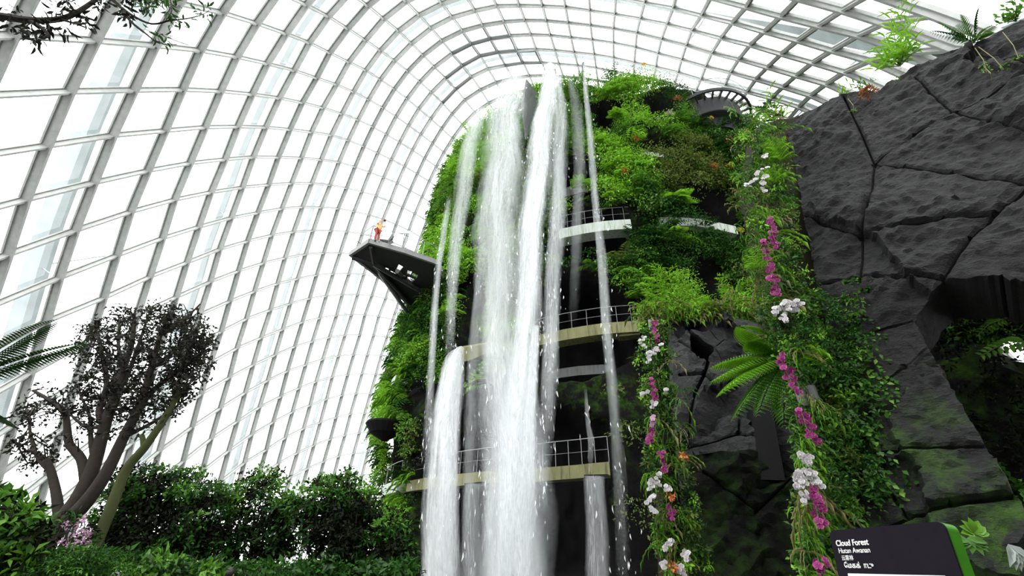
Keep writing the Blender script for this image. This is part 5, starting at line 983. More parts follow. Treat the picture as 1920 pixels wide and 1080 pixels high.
for i in range(110):       # arching strap leaves
    x, y = rng.uniform(1380, 1462), rng.uniform(200, 560); a = rng.uniform(-2.6, -.4); L = LB[rng.choice(['lime', 'green', 'straw', 'green'])]
    for k in range(4): strap(L, at(x, y, 5.35), (math.cos(a + rng.uniform(-.5, .5)), -.5, rng.uniform(.3, 1.1)), rng.uniform(.2, .5), .013, rng.uniform(.7, 1.5), 6, rng.random())
for i in range(60):
    x, y = rng.choice([rng.uniform(1490, 1540), rng.uniform(1215, 1290)]), rng.uniform(640, 1080); Yq = 5.1 if x > 1400 else 7.3; L = LB[rng.choice(['lime', 'green', 'straw'])]
    for k in range(6): strap(L, at(x, y, Yq), (rng.uniform(-1, .9), -.4, rng.uniform(-.1, .9)), rng.uniform(.18, .38), .012, rng.uniform(.6, 1.3), 5, rng.random())
# creepers over the rock face
for x0, y0, ln in [(rng.uniform(1520, 1640), rng.uniform(560, 900), rng.uniform(.4, 1.3)) for _ in range(60)]:
    p = np.array(rk(x0, y0, .14)); d = np.array([.35, -.1, -1.]); d /= np.linalg.norm(d)
    for k in range(int(ln / .045)):
        q = p + d * k * .045 + rng.normal(size=3) * .015; LB['green' if rng.random() < .45 else 'dark'].add(q, rvec(1)[0] * .6 + np.array([0, -.3, -.5]), -np.array([.3, .9, -.2]), rng.uniform(.05, .085), rng.uniform(.04, .06))
band(LB, [(1555, 540), (1600, 520), (1640, 545), (1600, 600), (1640, 640), (1600, 700), (1560, 640)], 0, 0, 60, .05, .11, 14, .055, ['dark', 'green'], P=lambda x, y: rk(x, y, .12))
# pinnate leaves on the wide palm-like plants in the edge planting
for px, py, s in ((1455, 290, .35), (1462, 305, .3), (1448, 345, .3), (1425, 505, .35), (1530, 690, .25)):
    for k in range(7): a = -1.8 + k * .5; frond(LB['lime'], at(px, py, 5.2), (math.sin(a), -.5, math.cos(a)), s, 11, .1, .2, .4)
for k, nm, lb in (('lime', 'grassy_edge_plants', 'bright lime straps and ferns along the tall edge of the rock wall'), ('green', 'leafy_edge_plants', 'mid green leafy plants along the tall edge of the rock wall'), ('dark2', 'deep_green_edge_plants', 'deep green small-leaved plants along the tall edge of the rock wall'), ('dark', 'ivy_creeper', 'dark ivy-like creeper over the lower left of the rock wall'), ('olive', 'small_leaved_shrubs', 'olive small-leaved plants among the orchids'), ('straw', 'pale_strap_leaves', 'pale arching strap leaves near the top of the planted edge')):
    o = LB[k].build(nm, MT[k]); 
    if o: prop(o, lb, 'plants', kind='stuff')
# grey spotlight pots
for k, (px, py) in enumerate(((1503, 745), (1525, 742))):
    c = at(px, py, 5.15); q = empty('spotlight', c, ('left' if k == 0 else 'right') + ' one of two grey cylindrical spotlights hidden in the edge planting', 'spotlight', 'grey spotlights in the edge planting'); mb = MB(); mb.tube([c + Vector((0, 0, .12)), c - Vector((0, 0, .12))], .055, 16); mb.build('housing', MT['ledgeg'], q); mb = MB(); mb.tube([c + Vector((0, 0, .12)), c + Vector((.06, .1, .2))], .015, 6); mb.build('arm', MT['dsteel'], q)
# tree fern
fc_ = at(1478, 672, 6.3); TF = empty('tree_fern', (fc_.x, fc_.y, 0), 'tree fern with broad bright green fronds between the pillar and the rock wall', 'fern')
mb = MB(); mb.tube([Vector((fc_.x + .1, fc_.y + .2, 0)), Vector((fc_.x + .05, fc_.y + .1, 2)), fc_], [.14, .11, .09], 10); mb.build('trunk', MT['bark'], TF)
def frond_to(base, tip, pin, npin, mats, parent, lift=.25, wd=.16, sub=True):
    base = Vector(base); tip = Vector(tip); mid = (base + tip) / 2 + Vector((0, 0, lift)); L = Leaves()
    ts = (np.arange(npin) + .7) / npin
    def pos(t): t = np.asarray(t)[:, None]; return np.array(base) * (1 - t) ** 2 + 2 * np.array(mid) * t * (1 - t) + np.array(tip) * t ** 2
    P = pos(ts); D = unit(pos(ts + .01) - pos(ts - .01)); S = unit(np.cross(D, [0, 0, 1.])); Nn = np.cross(S, D); ln = pin * np.sin(PI * np.clip(ts * .84 + .16, 0, 1)) ** .65 + .02
    for sg in (1, -1):
        dd = unit(S * sg + D * .45 - Nn * .25)
        if not sub: L.add(P, dd, Nn, ln, ln * wd); continue
        L.add(P, dd, Nn, ln, ln * .05, .1)
        for j in range(9):
            f_ = (j + .8) / 9.5; q = P + dd * (ln * f_)[:, None] - np.array([0, 0, 1]) * (ln * f_ * f_ * .18)[:, None]; l2 = ln * .24 * (1 - f_ * .75)
            for s2 in (1, -1): L.add(q, D * s2 + dd * .5, Nn, l2, l2 * .32)
    o = L.build('frond', MT[mats], parent); return o
tips = [(1382, 612), (1400, 640), (1332, 716), (1345, 742), (1372, 790), (1392, 760), (1540, 640), (1520, 610), (1560, 700), (1500, 600), (1420, 780), (1470, 800), (1330, 690), (1520, 760)]
for i, (tx, ty) in enumerate(tips): frond_to(fc_ + Vector((rnd.uniform(-.05, .05), rnd.uniform(-.05, .05), 0)), at(tx, ty, 6.1 + [-.5, -.2, .1, -.5, -.3, .3, .4, .6, 0, .7, -.5, -.6, .5, .3][i]), .30, 26, 'lime' if i in (0, 1, 2, 12, 3) else 'green' if i % 3 else 'olive', TF, .22)
# plants on the pillar top
LP_ = {k: Leaves() for k in ('lime', 'green', 'dark', 'olive', 'straw')}
band(LP_, [(1200, 585), (1260, 575), (1350, 575), (1450, 590), (1450, 615), (1380, 604), (1300, 592), (1240, 600), (1200, 612)], 10.0, 10.8, 90, .12, .26, 40, .12, ['lime', 'lime', 'green', 'olive'])
for i in range(90):
    x = rng.uniform(1205, 1450); y = rng.uniform(580, 606); L = LP_[rng.choice(['lime', 'lime', 'straw', 'olive'])]
    for k in range(7): strap(L, at(x, y, 10.1), (rng.uniform(-1, 1), -.4, rng.uniform(.6, 1.6)), rng.uniform(.3, .7), .02, rng.uniform(.7, 1.3), 5, rng.random())
for x, y, hh in [(1245, 560, 1.2), (1260, 590, 1.6), (1285, 590, 1.5), (1305, 592, 1.0), (1365, 590, 1.4), (1370, 595, 1.1), (1225, 590, 1.3), (1390, 600, .8)]:
    for j in range(3):
        b = np.array(at(x + rng.uniform(-12, 12), y, 10.4)); 
        for k in range(int(hh * 22)):
            a = k * 2.4; LP_['lime'].add(b + np.array([.02 * math.sin(k), 0, hh * k / (hh * 22)]), (math.cos(a), math.sin(a), .55), (0, 0, 1), .17, .025)
for k, nm, lb in (('lime', 'ferny_top_growth', 'lime ferns and upright stems on top of the smaller pillar'), ('green', 'leafy_top_growth', 'green leafy tufts on top of the smaller pillar'), ('olive', 'mossy_top_growth', 'olive mossy tufts on top of the smaller pillar'), ('straw', 'dry_grass', 'pale dry grass on top of the smaller pillar')):
    o = LP_[k].build(nm, MT[k]); prop(o, lb, 'plants', kind='stuff')
# plants on the rim of the rock wall
def lance_plant(name, label, px, py, tips, mat, n=13, ll=.28, lw=.035, off=.12, cat='plant'):
    root = empty(name, rk(px, py, off - .1), label, cat); 
    for tx, ty in tips:
        a = rk(px, py, off - .25); b = rk(tx, ty, off + rnd.uniform(-.2, .25)); L = Leaves(); mb = MB(); mid = (a + b) / 2 + Vector((rnd.uniform(-.1, .1), 0, .05)); P = [a, a.lerp(mid, .5), mid, mid.lerp(b, .5), b]; mb.tube(P, [.009, .008, .007, .005, .003], 5)
        for k in range(n):
            t = .15 + .85 * k / n; p = np.array(a.lerp(b, t)); an = k * 2.4; L.add(p, np.array([math.cos(an), math.sin(an) * .6, .55 + .3 * rnd.random()]), (0, -.3, 1), ll * rnd.uniform(.7, 1.2), lw)
        o = L.build('leaves', MT[mat], root, fine=True); o['kind'] = 'stuff'; mb.build('stem', MT['stem'], root)
lance_plant('bamboo_like_plant', 'tall bright green bamboo-like plant growing on the rim of the rock wall', 1688, 124, [(1642, 95), (1655, 60), (1668, 20), (1680, 10), (1700, 40), (1712, -10), (1722, 30), (1650, 110), (1735, 80), (1690, -20), (1665, 85), (1705, 95), (1640, 130), (1725, 60)], 'lime', 15, .3, .04)
lance_plant('rim_seedling', 'small light green seedling at the left part of the rock rim', 1580, 186, [(1575, 160), (1590, 150), (1600, 165), (1585, 172)], 'lime', 8, .14, .03)
lance_plant('rim_shrublet', 'small green shrublet on the rock rim left of the rust-coloured tuft', 1612, 170, [(1600, 155), (1615, 148), (1625, 160)], 'green', 8, .12, .035)
lance_plant('upright_strap_plant', 'tall narrow-leaved plant rising above the top left corner of the rock wall', 1462, 235, [(1440, 160), (1455, 190), (1425, 200), (1475, 205), (1445, 215), (1432, 180)], 'lime', 12, .3, .03)
lance_plant('corner_shrub', 'leafy shrub on the rock rim at the top right corner of the view', 1905, 40, [(1880, 10), (1900, -10), (1925, 0), (1865, 30), (1890, 30), (1870, 45), (1915, 15)], 'green', 14, .12, .045)
o = bunch('rust_tuft', 'rust-brown dried tuft on the rim of the rock wall', 'plant', None, 1627, 176, 5.0, .01, 1, .01, 'rust'); bpy.data.objects.remove(o)
L = Leaves(); clump(L, rk(1627, 176, .22), .13, 150, tuple(RN), .09, .25, .8); prop(L.build('rust_tuft', MT['rust']), 'rust-brown dried tuft on the rim of the rock wall', 'plant')
rf = empty('rim_fern', rk(1830, 84, .0), 'dark green fern on the rim of the rock wall near the right', 'fern')
for tx, ty in ((1760, 42), (1775, 65), (1800, 28), (1835, 15), (1870, 45), (1860, 60), (1790, 50), (1745, 60)): frond_to(rk(1828, 82, .05), rk(tx, ty, .25), .12, 14, 'dark' if tx % 2 else 'green', rf, .15)
L = Leaves(); mb = MB()
for x0, y0, x1, y1 in ((1828, 90, 1850, 135), (1700, 120, 1680, 150), (1690, 128, 1640, 150), (1835, 88, 1880, 128), (1590, 185, 1600, 210), (1880, 60, 1910, 110), (1860, 150, 1845, 125)):
    P = [rk(x0, y0, .2), rk((x0 + x1) / 2 + 5, (y0 + y1) / 2, .3), rk(x1, y1, .22)]; mb.tube(P, .005, 4); clump(L, P[2], .06, 12, tuple(RN), .05, .5)
o = mb.build('dangling_runners', MT['straw']); o2 = L.build('leaves', MT['green'], o); prop(o, 'thin pale runners dangling over the top edge of the rock wall', 'plant', kind='stuff')
# growth behind and inside the opening
def rb(px, py, off): return atx(px, py, RN, RA - RN * off)
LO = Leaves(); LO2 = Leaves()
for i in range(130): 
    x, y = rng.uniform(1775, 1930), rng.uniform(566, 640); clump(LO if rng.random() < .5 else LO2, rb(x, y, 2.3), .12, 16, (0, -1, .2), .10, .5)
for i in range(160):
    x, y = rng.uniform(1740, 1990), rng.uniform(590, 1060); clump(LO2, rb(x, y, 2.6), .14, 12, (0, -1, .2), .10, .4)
prop(LO.build('sunlit_leaves', MT['green']), 'green leaves behind the opening of the rock wall', 'plants', kind='stuff'); prop(LO2.build('shaded_leaves', MT['shade']), 'dark shaded leaves inside the opening of the rock wall', 'plants', kind='stuff')  # lit and shaded leaves told apart by leaf colour alone
def pinnate(label, base, tip, n, ll):
    root = empty('pinnate_leaf', base, label, 'leaf', 'large toothed leaves in the rock opening'); a, b = Vector(base), Vector(tip); L = Leaves(); mb = MB(); mb.tube([a, (a + b) / 2 + Vector((0, 0, .05)), b], .006, 5)
    for k in range(n):
        t = (k + .5) / n; p = a.lerp(b, t) + Vector((0, 0, .1 * t * (1 - t))); d = (b - a).normalized(); s = d.cross(RN).normalized()
        for sg in (1, -1): L.add(np.array(p), np.array(s * sg + d * .6), np.array(RN), ll * (1 - .55 * t), ll * .42 * (1 - .5 * t))
    L.build('leaflets', MT['green'], root, fine=True); mb.build('midrib', MT['stem'], root)
pinnate('largest toothed leaf hanging at the right edge inside the opening', rb(1925, 638, 1.1), rb(1838, 668, 1.0), 8, .17)
pinnate('smaller toothed leaf above the largest one in the opening', rb(1882, 598, 1.4), rb(1832, 630, 1.3), 8, .13)
pinnate('uppermost toothed leaf just below the lintel of the opening', rb(1875, 588, 1.5), rb(1810, 602, 1.4), 7, .11)
st = empty('strap_plant', rb(1900, 1000, .4), 'dark strap-leaved plant in the lower right of the rock opening', 'plant'); L = Leaves()
for k in range(14): strap(L, rb(1930, 940, .5), (rng.uniform(-1, .2), -.3, rng.uniform(-.1, .8)), rng.uniform(.5, .9), .07, rng.uniform(.3, .9), 7, rng.random())
L.build('straps', MT['dark'], st)
# broad leaf and grey flower beside the sign
L = Leaves(); 
for k in range(7): a = -1.5 + k * .5; L.add(np.array(at(1826, 1000, 3.4)), (math.sin(a), -.25, math.cos(a) * .8), (0, -1, .5), .10, .07, .9)
for k in range(9): a = -1.5 + k * .4; L.add(np.array(at(1812, 1010, 3.5)), (math.sin(a), -.35, -abs(math.cos(a)) * .4 - .1), (0, -1, .5), .12, .07, .2)
prop(L.build('lobed_leaf', MT['green'], None, fine=True), 'light green lobed leaf right behind the sign', 'leaf')
L = Leaves()
for k in range(6): a = 2.2 + k * .35; L.add(np.array(at(1890, 1020, 3.4)), (math.sin(a) * .6, -.2, math.cos(a)), (0, -1, .2), .16, .06, .5)
prop(L.build('hanging_flower', MT['greyfl'], None, fine=True), 'drooping grey-white flower at the right edge near the sign', 'flower')
# ================= planting on the left =================
def tubes_to(mb, P, r0, r1, n=7):
    P = catmull([np.array(p) for p in P], 4); k = len(P); mb.tube([Vector(p) for p in P], [r0 + (r1 - r0) * i / (k - 1) for i in range(k)], n)
    return [Vector(p) for p in P]
def Pm(pix, Y, dz=0):
    return [at(p[0], p[1], Y + (p[2] if len(p) > 2 else 0)) for p in pix]
# the big thin tree
TY = 10.0; b0 = at(62, 1060, TY); TREE = empty('camellia_tree', (b0.x, TY, 0), 'tall leaning tree with dark small leaves and forked mossy trunks at the left', 'tree')
limbs = [([(20, 1170), (62, 1060), (110, 985), (150, 930), (176, 870), (196, 800), (216, 740), (232, 690), (248, 640), (252, 590)], .21, .035, 0),
         ([(105, 992), (150, 955), (195, 895), (232, 820), (262, 760), (284, 690), (300, 630), (318, 592)], .16, .03, -.4),
         ([(112, 985), (106, 930), (96, 885), (86, 862)], .10, .06, -.2), ([(160, 900), (152, 860), (130, 832), (126, 800), (121, 776), (95, 752), (62, 732)], .10, .03, -.3), ([(86, 862), (60, 845), (35, 850)], .05, .02, -.2), ([(96, 885), (72, 860), (58, 820), (55, 780)], .05, .02, 0),
         ([(196, 800), (186, 770), (200, 720), (190, 660), (178, 610)], .08, .03, .3), ([(232, 690), (222, 650), (224, 600)], .06, .02, .2), ([(262, 760), (300, 720), (345, 690), (380, 660)], .07, .02, -.3), ([(284, 690), (325, 660), (372, 610)], .06, .02, .2), ([(216, 740), (240, 700), (262, 640), (280, 585)], .07, .02, .4), ([(300, 630), (345, 600), (375, 570)], .04, .02, .1), ([(176, 870), (170, 820), (168, 780), (150, 740)], .06, .02, .2), ([(232, 820), (290, 790), (340, 755)], .05, .02, .5), ([(196, 800), (160, 800), (130, 775)], .05, .02, .3)]
allp = []
for k, (pix, r0, r1, dy) in enumerate(limbs):
    mb = MB(); pts = tubes_to(mb, Pm([(x, y, dy * i / len(pix)) for i, (x, y) in enumerate(pix)], TY), r0, r1, 9); mb.build('trunk' if k < 2 else 'limb', MT['bark'], TREE, smooth=True); allp += pts[4:]
mb = MB(); pm = tubes_to(mb, Pm([(160, 1170), (172, 1045), (205, 960), (236, 882), (270, 840), (300, 798), (325, 756), (336, 738)], 9.4),   .12, .05, 9); o = mb.build('limb', MT['barkg'], TREE, smooth=True); o['label'] = 'moss-covered trunk'; allp += pm[12:]
mb = MB(); tubes_to(mb, Pm([(270, 840), (268, 825), (266, 815)], 9.4), .06, .04); mb.build('branch_stub', MT['barkg'], TREE)
AP = np.array([tuple(p) for p in allp]); LT = Leaves(); tw = MB()
crowns = [([(140, 620), (195, 578), (262, 560), (330, 570), (385, 600), (404, 640), (396, 700), (368, 742), (310, 765), (230, 780), (160, 750), (128, 690)], 380), ([(300, 570), (385, 600), (402, 640), (392, 700), (330, 740), (300, 660)], 150), ([(120, 700), (300, 730), (340, 770), (280, 810), (220, 830), (150, 810), (120, 770)], 90), ([(20, 770), (60, 725), (115, 740), (140, 800), (120, 870), (60, 900), (15, 850)], 60)]
for poly, n in crowns:
    A = np.array(poly, float); lo, hi = A.min(0), A.max(0); k = 0
    while k < n:
        x, y = rng.uniform(lo[0], hi[0]), rng.uniform(lo[1], hi[1])
        if poly_sd(np.array([x]), np.array([y]), poly)[0] < 0: continue
        k += 1; c = np.array(at(x, y, TY + rng.uniform(-.9, 1.1))); j = np.argmin(((AP - c) ** 2).sum(1) + rng.random(len(AP)) * .12); a = AP[j]
        mid = (a + c) / 2 + rng.normal(size=3) * .08 + np.array([0, 0, .05]); P = [a, a + (mid - a) * .6, mid, mid + (c - mid) * .6, c]; tw.tube([Vector(p) for p in P], [.016, .013, .010, .007, .003], 4, False)
        m = int(rng.integers(7, 14)); q = mid + (c - mid) * rng.random((m, 1)) ** .5 + rng.normal(size=(m, 3)) * .07; LT.add(q, rvec(m) + np.array([0, 0, -.4]), rvec(m), rng.uniform(.08, .13, m), rng.uniform(.04, .065, m))
tw.build('twigs', MT['twig'], TREE)['kind'] = 'stuff'; LT.build('leaves', MT['treeleaf'], TREE)['kind'] = 'stuff'
# overhanging branch, top left, with the rest of its tree outside the view
b = at(-160, 60, 2.5); BR = empty('overhanging_tree', (b.x - 1.2, 2.4, 0), 'dark branch with small pointed leaves reaching in at the top left corner', 'tree')
mb = MB(); mb.tube([Vector((b.x - 1.2, 2.4, 0)), Vector((b.x - 1.1, 2.5, 3)), Vector((b.x - .7, 2.5, 5.4)), b], [.2, .17, .12, .05], 9); mb.build('trunk', MT['bark'], BR)
bp = []
for pix, r0, r1 in (([(-165, 60), (-60, 25), (0, 30), (55, 38), (112, 36), (150, 20), (195, -12)], .05, .02), ([(55, 38), (75, 50), (90, 66), (70, 76)], .025, .010), ([(112, 36), (140, 44), (162, 52)], .014, .007), ([(195, -12), (225, 12), (245, 40), (272, 62), (290, 76), (312, 84)], .02, .004), ([(225, 12), (250, 30), (285, 45), (320, 38), (350, 35), (378, 28), (392, 20)], .014, .003), ([(-60, 25), (-10, -5), (60, -15), (130, -20), (200, -20), (280, -8)], .03, .02), ([(270, -10), (280, 12), (262, 22)], .012, .006), ([(130, -20), (125, 5), (140, 22)], .012, .005), ([(318, -5), (322, 20), (310, 40)], .01, .004)):
    mb = MB(); bp.append(tubes_to(mb, Pm(pix, 2.5), r0, r1)); mb.build('limb', MT['bark'], BR)
LBn = Leaves(); LBg = Leaves()
def tuft(px, py, n, rad, L=None, ll=.11):
    c = np.array(at(px, py, 2.5 + rng.uniform(-.08, .08))); q = c + rng.normal(size=(n, 3)) * rad * .4; (L or LBn).add(q, unit(q - c + rng.normal(size=(n, 3)) * .03) + np.array([0, 0, -.25]), rvec(n), ll * rng.uniform(.6, 1.15, n), ll * .3)
for px, py, n in ((70, 66, 26), (62, 74, 16), (50, 55, 12), (92, 48, 22), (110, 20, 18), (130, 4, 20), (150, 30, 20), (165, 44, 16), (185, 8, 18), (200, 2, 18), (235, 16, 18), (240, 32, 12), (120, 52, 10), (20, 45, 12), (5, 30, 12), (30, 20, 8), (255, 18, 10)): tuft(px, py, n, .07)
for px, py, n in ((262, 2, 26), (275, 12, 20), (290, -4, 26), (315, 2, 22), (300, 66, 10), (306, 76, 10), (318, 40, 8), (330, 38, 6), (345, 42, 7), (372, 22, 5), (385, 24, 8), (390, 14, 6), (315, 25, 10), (322, 15, 8)): tuft(px, py, n, .07, LBg, .10)
LBn.build('leaves', MT['treeleaf'], BR, fine=True)['kind'] = 'stuff'; LBg.build('leaves', MT['dark2'], BR, fine=True)['kind'] = 'stuff'
# fern fronds at the left edge: a tree fern standing outside the view
f0 = at(-110, 735, 5.6); LF = empty('tree_fern', (f0.x, 5.6, 0), 'tree fern whose dark green fronds reach in at the left edge', 'fern')
mb = MB(); mb.tube([Vector((f0.x, 5.6, 0)), f0], [.14, .1], 9); mb.build('trunk', MT['bark'], LF)
for (tx, ty), lf, dy in (((168, 642), .22, .1), ((108, 600), .30, -.2), ((30, 800), .1, .3), ((-200, 600), .3, 0), ((-150, 800), .2, -.4), ((-40, 560), .3, -.6)): frond_to(f0, at(tx, ty, 5.6 + dy), .22, 40, 'dark2', LF, lf * .9)

def shrub(name, label, poly, Y, depth, n, r, dens, leaf, kinds, wd=.5, topk=None, cat='shrub', bare=0, rootz=0.0, hue=None):
    A = np.array(poly, float); lo, hi = A.min(0), A.max(0); cx = (lo[0] + hi[0]) / 2; base = at(cx, hi[1], Y); root = empty(name, (base.x, Y, rootz), label, cat)
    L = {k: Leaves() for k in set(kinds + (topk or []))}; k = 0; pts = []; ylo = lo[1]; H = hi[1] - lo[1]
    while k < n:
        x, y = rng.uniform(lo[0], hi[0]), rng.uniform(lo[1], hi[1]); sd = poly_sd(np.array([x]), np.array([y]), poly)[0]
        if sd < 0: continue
        k += 1; c = at(x, y, Y + rng.uniform(-1, 1) * depth * min(1, .35 + sd / 40)); pts.append(c); top = topk and sd < 26 and y < lo[1] + H * .55  # upper clumps pick lighter leaves: top light and inner shade painted by colour
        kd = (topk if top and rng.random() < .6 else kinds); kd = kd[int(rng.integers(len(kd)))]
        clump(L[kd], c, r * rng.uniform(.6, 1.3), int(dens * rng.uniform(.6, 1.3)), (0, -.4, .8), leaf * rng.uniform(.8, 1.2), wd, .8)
    mb = MB()
    for c in pts[::max(1, n // 26)]:
        b_ = Vector((base.x + rnd.uniform(-.25, .25), Y + rnd.uniform(-.2, .2), rootz)); m_ = b_.lerp(c, .5) + Vector((rnd.uniform(-.1, .1), 0, .1)); mb.tube([b_, m_, c], [.04, .025, .008], 5)
    mb.build('stems', MT['bark'], root)
    for kd, l in L.items():
        if l.c: o = l.build('foliage', MT[kd], root); o['kind'] = 'stuff'
    return root
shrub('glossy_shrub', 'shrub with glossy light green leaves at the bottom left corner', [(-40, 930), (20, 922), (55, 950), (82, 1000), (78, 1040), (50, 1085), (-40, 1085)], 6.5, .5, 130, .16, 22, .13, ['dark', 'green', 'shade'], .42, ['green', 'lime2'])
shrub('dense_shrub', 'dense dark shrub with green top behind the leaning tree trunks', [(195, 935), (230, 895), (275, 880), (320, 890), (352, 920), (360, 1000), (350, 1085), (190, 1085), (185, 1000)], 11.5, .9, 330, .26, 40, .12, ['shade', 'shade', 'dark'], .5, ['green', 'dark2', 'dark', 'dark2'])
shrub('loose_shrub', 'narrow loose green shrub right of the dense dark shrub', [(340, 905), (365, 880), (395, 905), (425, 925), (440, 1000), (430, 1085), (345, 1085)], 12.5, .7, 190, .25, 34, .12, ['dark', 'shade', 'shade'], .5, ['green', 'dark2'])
shrub('small_tree', 'airy small tree with a lighter green top in the middle of the hedge row', [(420, 920), (455, 900), (490, 880), (520, 885), (528, 925), (555, 940), (560, 1020), (545, 1050), (500, 1060), (440, 1050), (425, 980)], 13, .8, 230, .26, 30, .12, ['dark', 'dark2', 'shade'], .5, ['green', 'lime2'], 'tree')
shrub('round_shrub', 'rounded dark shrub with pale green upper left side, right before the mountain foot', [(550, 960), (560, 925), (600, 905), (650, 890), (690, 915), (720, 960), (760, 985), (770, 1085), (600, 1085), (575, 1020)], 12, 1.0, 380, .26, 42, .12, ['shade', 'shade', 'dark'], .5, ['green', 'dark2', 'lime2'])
shrub('twiggy_shrub', 'upright twiggy shrub rising behind the rounded dark shrub', [(640, 900), (655, 880), (670, 900), (700, 895), (715, 930), (700, 960), (650, 950)], 13.5, .5, 40, .2, 16, .10, ['dark2', 'dark'], .4, ['green'])
sh = shrub('flowering_shrub', 'low shrub with pale pink blossoms between the leaning trunks', [(112, 985), (140, 960), (175, 975), (178, 1030), (150, 1050), (115, 1040)], 9.0, .3, 40, .12, 14, .10, ['shade', 'dark'], .4)
L = Leaves()
for px, py in ((120, 1018), (134, 1025), (150, 985), (158, 975), (150, 1002), (140, 1000), (165, 1005), (128, 985), (168, 1022), (160, 995), (145, 1030), (155, 1015)): clump(L, at(px, py, 8.7), .07, 26, (0, -1, .3), .05, .7)
L.build('blossoms', MT['pinkfl'], sh)['kind'] = 'stuff'
# raised bed with low ferny growth along the bottom left
mb = MB(); mb.prism([Vector((-13, 5.6, 0)), Vector((-1.2, 7.2, 0)), Vector((-.6, 16, 0)), Vector((-16, 17, 0))], (0, 0, .7)); pb = mb.build('raised_bed', MT['soil']); prop(pb, 'dark raised soil bed under the left planting', 'planting bed')
LG = {k: Leaves() for k in ('lime2', 'green', 'dark2', 'dark')}
band(LG, [(-20, 1066), (60, 1052), (120, 1050), (165, 1042), (215, 1052), (240, 1085), (-20, 1085)], 6.2, 7.6, 260, .1, .2, 50, .06, ['lime2', 'dark2', 'dark', 'dark'], (0, -.4, .9), .3)
band(LG, [(200, 1062), (260, 1050), (330, 1060), (400, 1078), (400, 1090), (200, 1090)], 7.5, 8.6, 110, .12, .2, 22, .12, ['green', 'dark', 'dark2'], (0, -.4, .9), .5)
band(LG, [(400, 1072), (700, 1066), (780, 1070), (780, 1095), (400, 1095)], 10, 12, 120, .2, .35, 26, .14, ['dark', 'dark2'], (0, -.4, .9), .5)
for k, nm, lb in (('lime2', 'fine_ground_fern', 'fine bright ferny ground cover along the bottom left edge'), ('green', 'leafy_ground_cover', 'leafy green ground cover along the bottom left edge'), ('dark2', 'mid_ground_cover', 'darker ground cover plants along the bottom left edge'), ('dark', 'shaded_ground_cover', 'shaded low plants at the foot of the hedge row')):
    prop(LG[k].build(nm, MT[k]), lb, 'plants', kind='stuff')
# small label sign, dark box and umbrella at the bottom edge
c = at(218, 1076, 6.6); q = empty('plant_label', (c.x, c.y, .7), 'small white plant label on a stake at the bottom edge', 'label'); mb = MB(); mb.box(c, (.10, .01, .08), Matrix.Rotation(.3, 3, 'Y')); mb.build('plate', MT['white'], q); mb = MB(); mb.tube([Vector((c.x, c.y + .01, .7)), c], .006, 5); mb.build('stake', MT['dsteel'], q); mb = MB(); mb.box(c + Vector((0, -.008, 0)), (.06, .004, .015), Matrix.Rotation(.3, 3, 'Y')); mb.build('dark_print', MT['dsteel'], q)
c = at(525, 1072, 13.); q = empty('display_board', (c.x, c.y, 0), 'dark rectangular board standing behind the visitors at the bottom edge', 'board'); mb = MB(); mb.box((c.x, c.y, c.z - .35), (.62, .08, .9)); mb.build('panel', MT['dsteel'], q); mb = MB(); mb.tube([(c.x, c.y, 0), (c.x, c.y, c.z - .7)], .04, 8); mb.build('post', MT['dsteel'], q)
c = at(562, 1070, 12.6); q = empty('umbrella', (c.x, c.y, 0), 'dark opened umbrella at the bottom edge beside the board', 'umbrella'); n = 8; V = []; F = []
for i in range(5):
    for k in range(n): a = 2 * PI * k / n; r = .48 * i / 4; V.append((c.x + r * math.cos(a), c.y + r * math.sin(a), c.z - .26 * (i / 4) ** 2))
F = [(i * n + k, i * n + (k + 1) % n, (i + 1) * n + (k + 1) % n, (i + 1) * n + k) for i in range(4) for k in range(n)]; mobj('canopy', V, F, plain('black_canopy', (.03, .03, .035), .6), q); mb = MB(); mb.tube([(c.x, c.y, 1.0), (c.x, c.y, c.z + .04)], .01, 6); mb.build('shaft', MT['rail'], q)
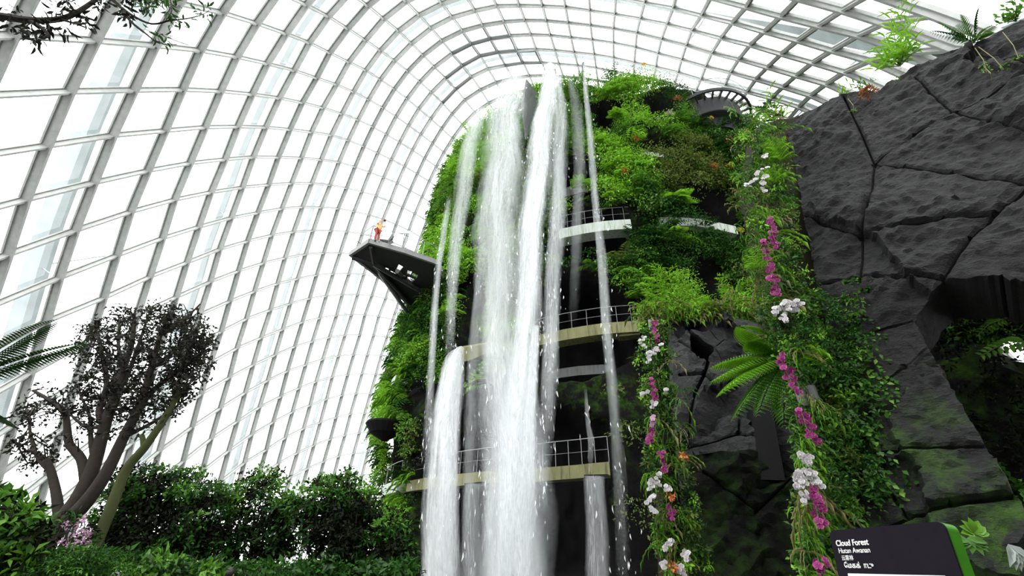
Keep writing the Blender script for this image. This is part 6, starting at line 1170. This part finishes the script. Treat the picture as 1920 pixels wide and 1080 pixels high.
mb = MB(); mb.tube([(c.x, c.y, 0.), (c.x, c.y, 1.0)], .03, 6); mb.build('stand', MT['dsteel'], q)
# orange and bright accent plants on the mountain
def mface(px, py, off=.5): return face_pt(px, py, off)
for px, py, mt, r, lb in ((1166, 342, 'orange', .28, 'orange flower clump beside the bright lime patch, right of the thin fall'), (1186, 278, 'orange', .2, 'dull orange clump left of the small white ledge'), (1350, 284, 'orange', .42, 'largest orange clump near the upper right of the mountain'), (1372, 280, 'orange', .22, 'small orange clump just right of the largest one'),
                          (1322, 330, 'orange', .26, 'bright orange clump below the largest one, to the left'), (1348, 330, 'orange', .24, 'orange clump below the largest one, to the right'), (1368, 304, 'orange', .18, 'tiny orange clump between the two right orange pairs'), (1318, 238, 'yellow', .16, 'small yellow flower clump below the ring walkway'), (1200, 140, 'yellow', .16, 'yellow flower at the very top of the mountain'),
                          (1245, 232, 'pinkfl', .26, 'pale pink orchids beside the round lamp near the top'), (1375, 392, 'olive', .3, 'yellowish clump at the right end above the middle balcony'), (1370, 447, 'yellow', .14, 'tiny yellow flower right of the lower end of the white balcony'), (1258, 205, 'rust', .3, 'rust-brown clump under the left end of the ring walkway')):
    L = Leaves(); c = mface(px, py, .75); clump(L, c, r, int(60 + 500 * r * r), (0, -1, .4), .13, .5); prop(L.build('flower_clump', MT[mt]), lb, 'flower clump')
for px, py, r, lb in ((1155, 232, .8, 'large-leaved bright plant in the upper dark hollow'), (808, 408, 1.0, 'feathery bright fern on the left outline above the viewing deck'), (1090, 362, .8, 'bright lime fern cushion under the grey band, between the falls'), (742, 690, .7, 'lime fern tuft over the small left hollow'), (1262, 392, 1.2, 'light green leafy bush spilling over the white balcony')):
    L = Leaves(); c = mface(px, py, .5)
    for k in range(26): a = rng.uniform(-1.6, 1.6); frond(L, c, (math.sin(a), -math.cos(a), rng.uniform(-.2, .9)), r * rng.uniform(.7, 1.3), 12, r * .3, .28, rng.uniform(.5, 1.0))
    prop(L.build('fern_clump', MT['lime']), lb, 'fern')
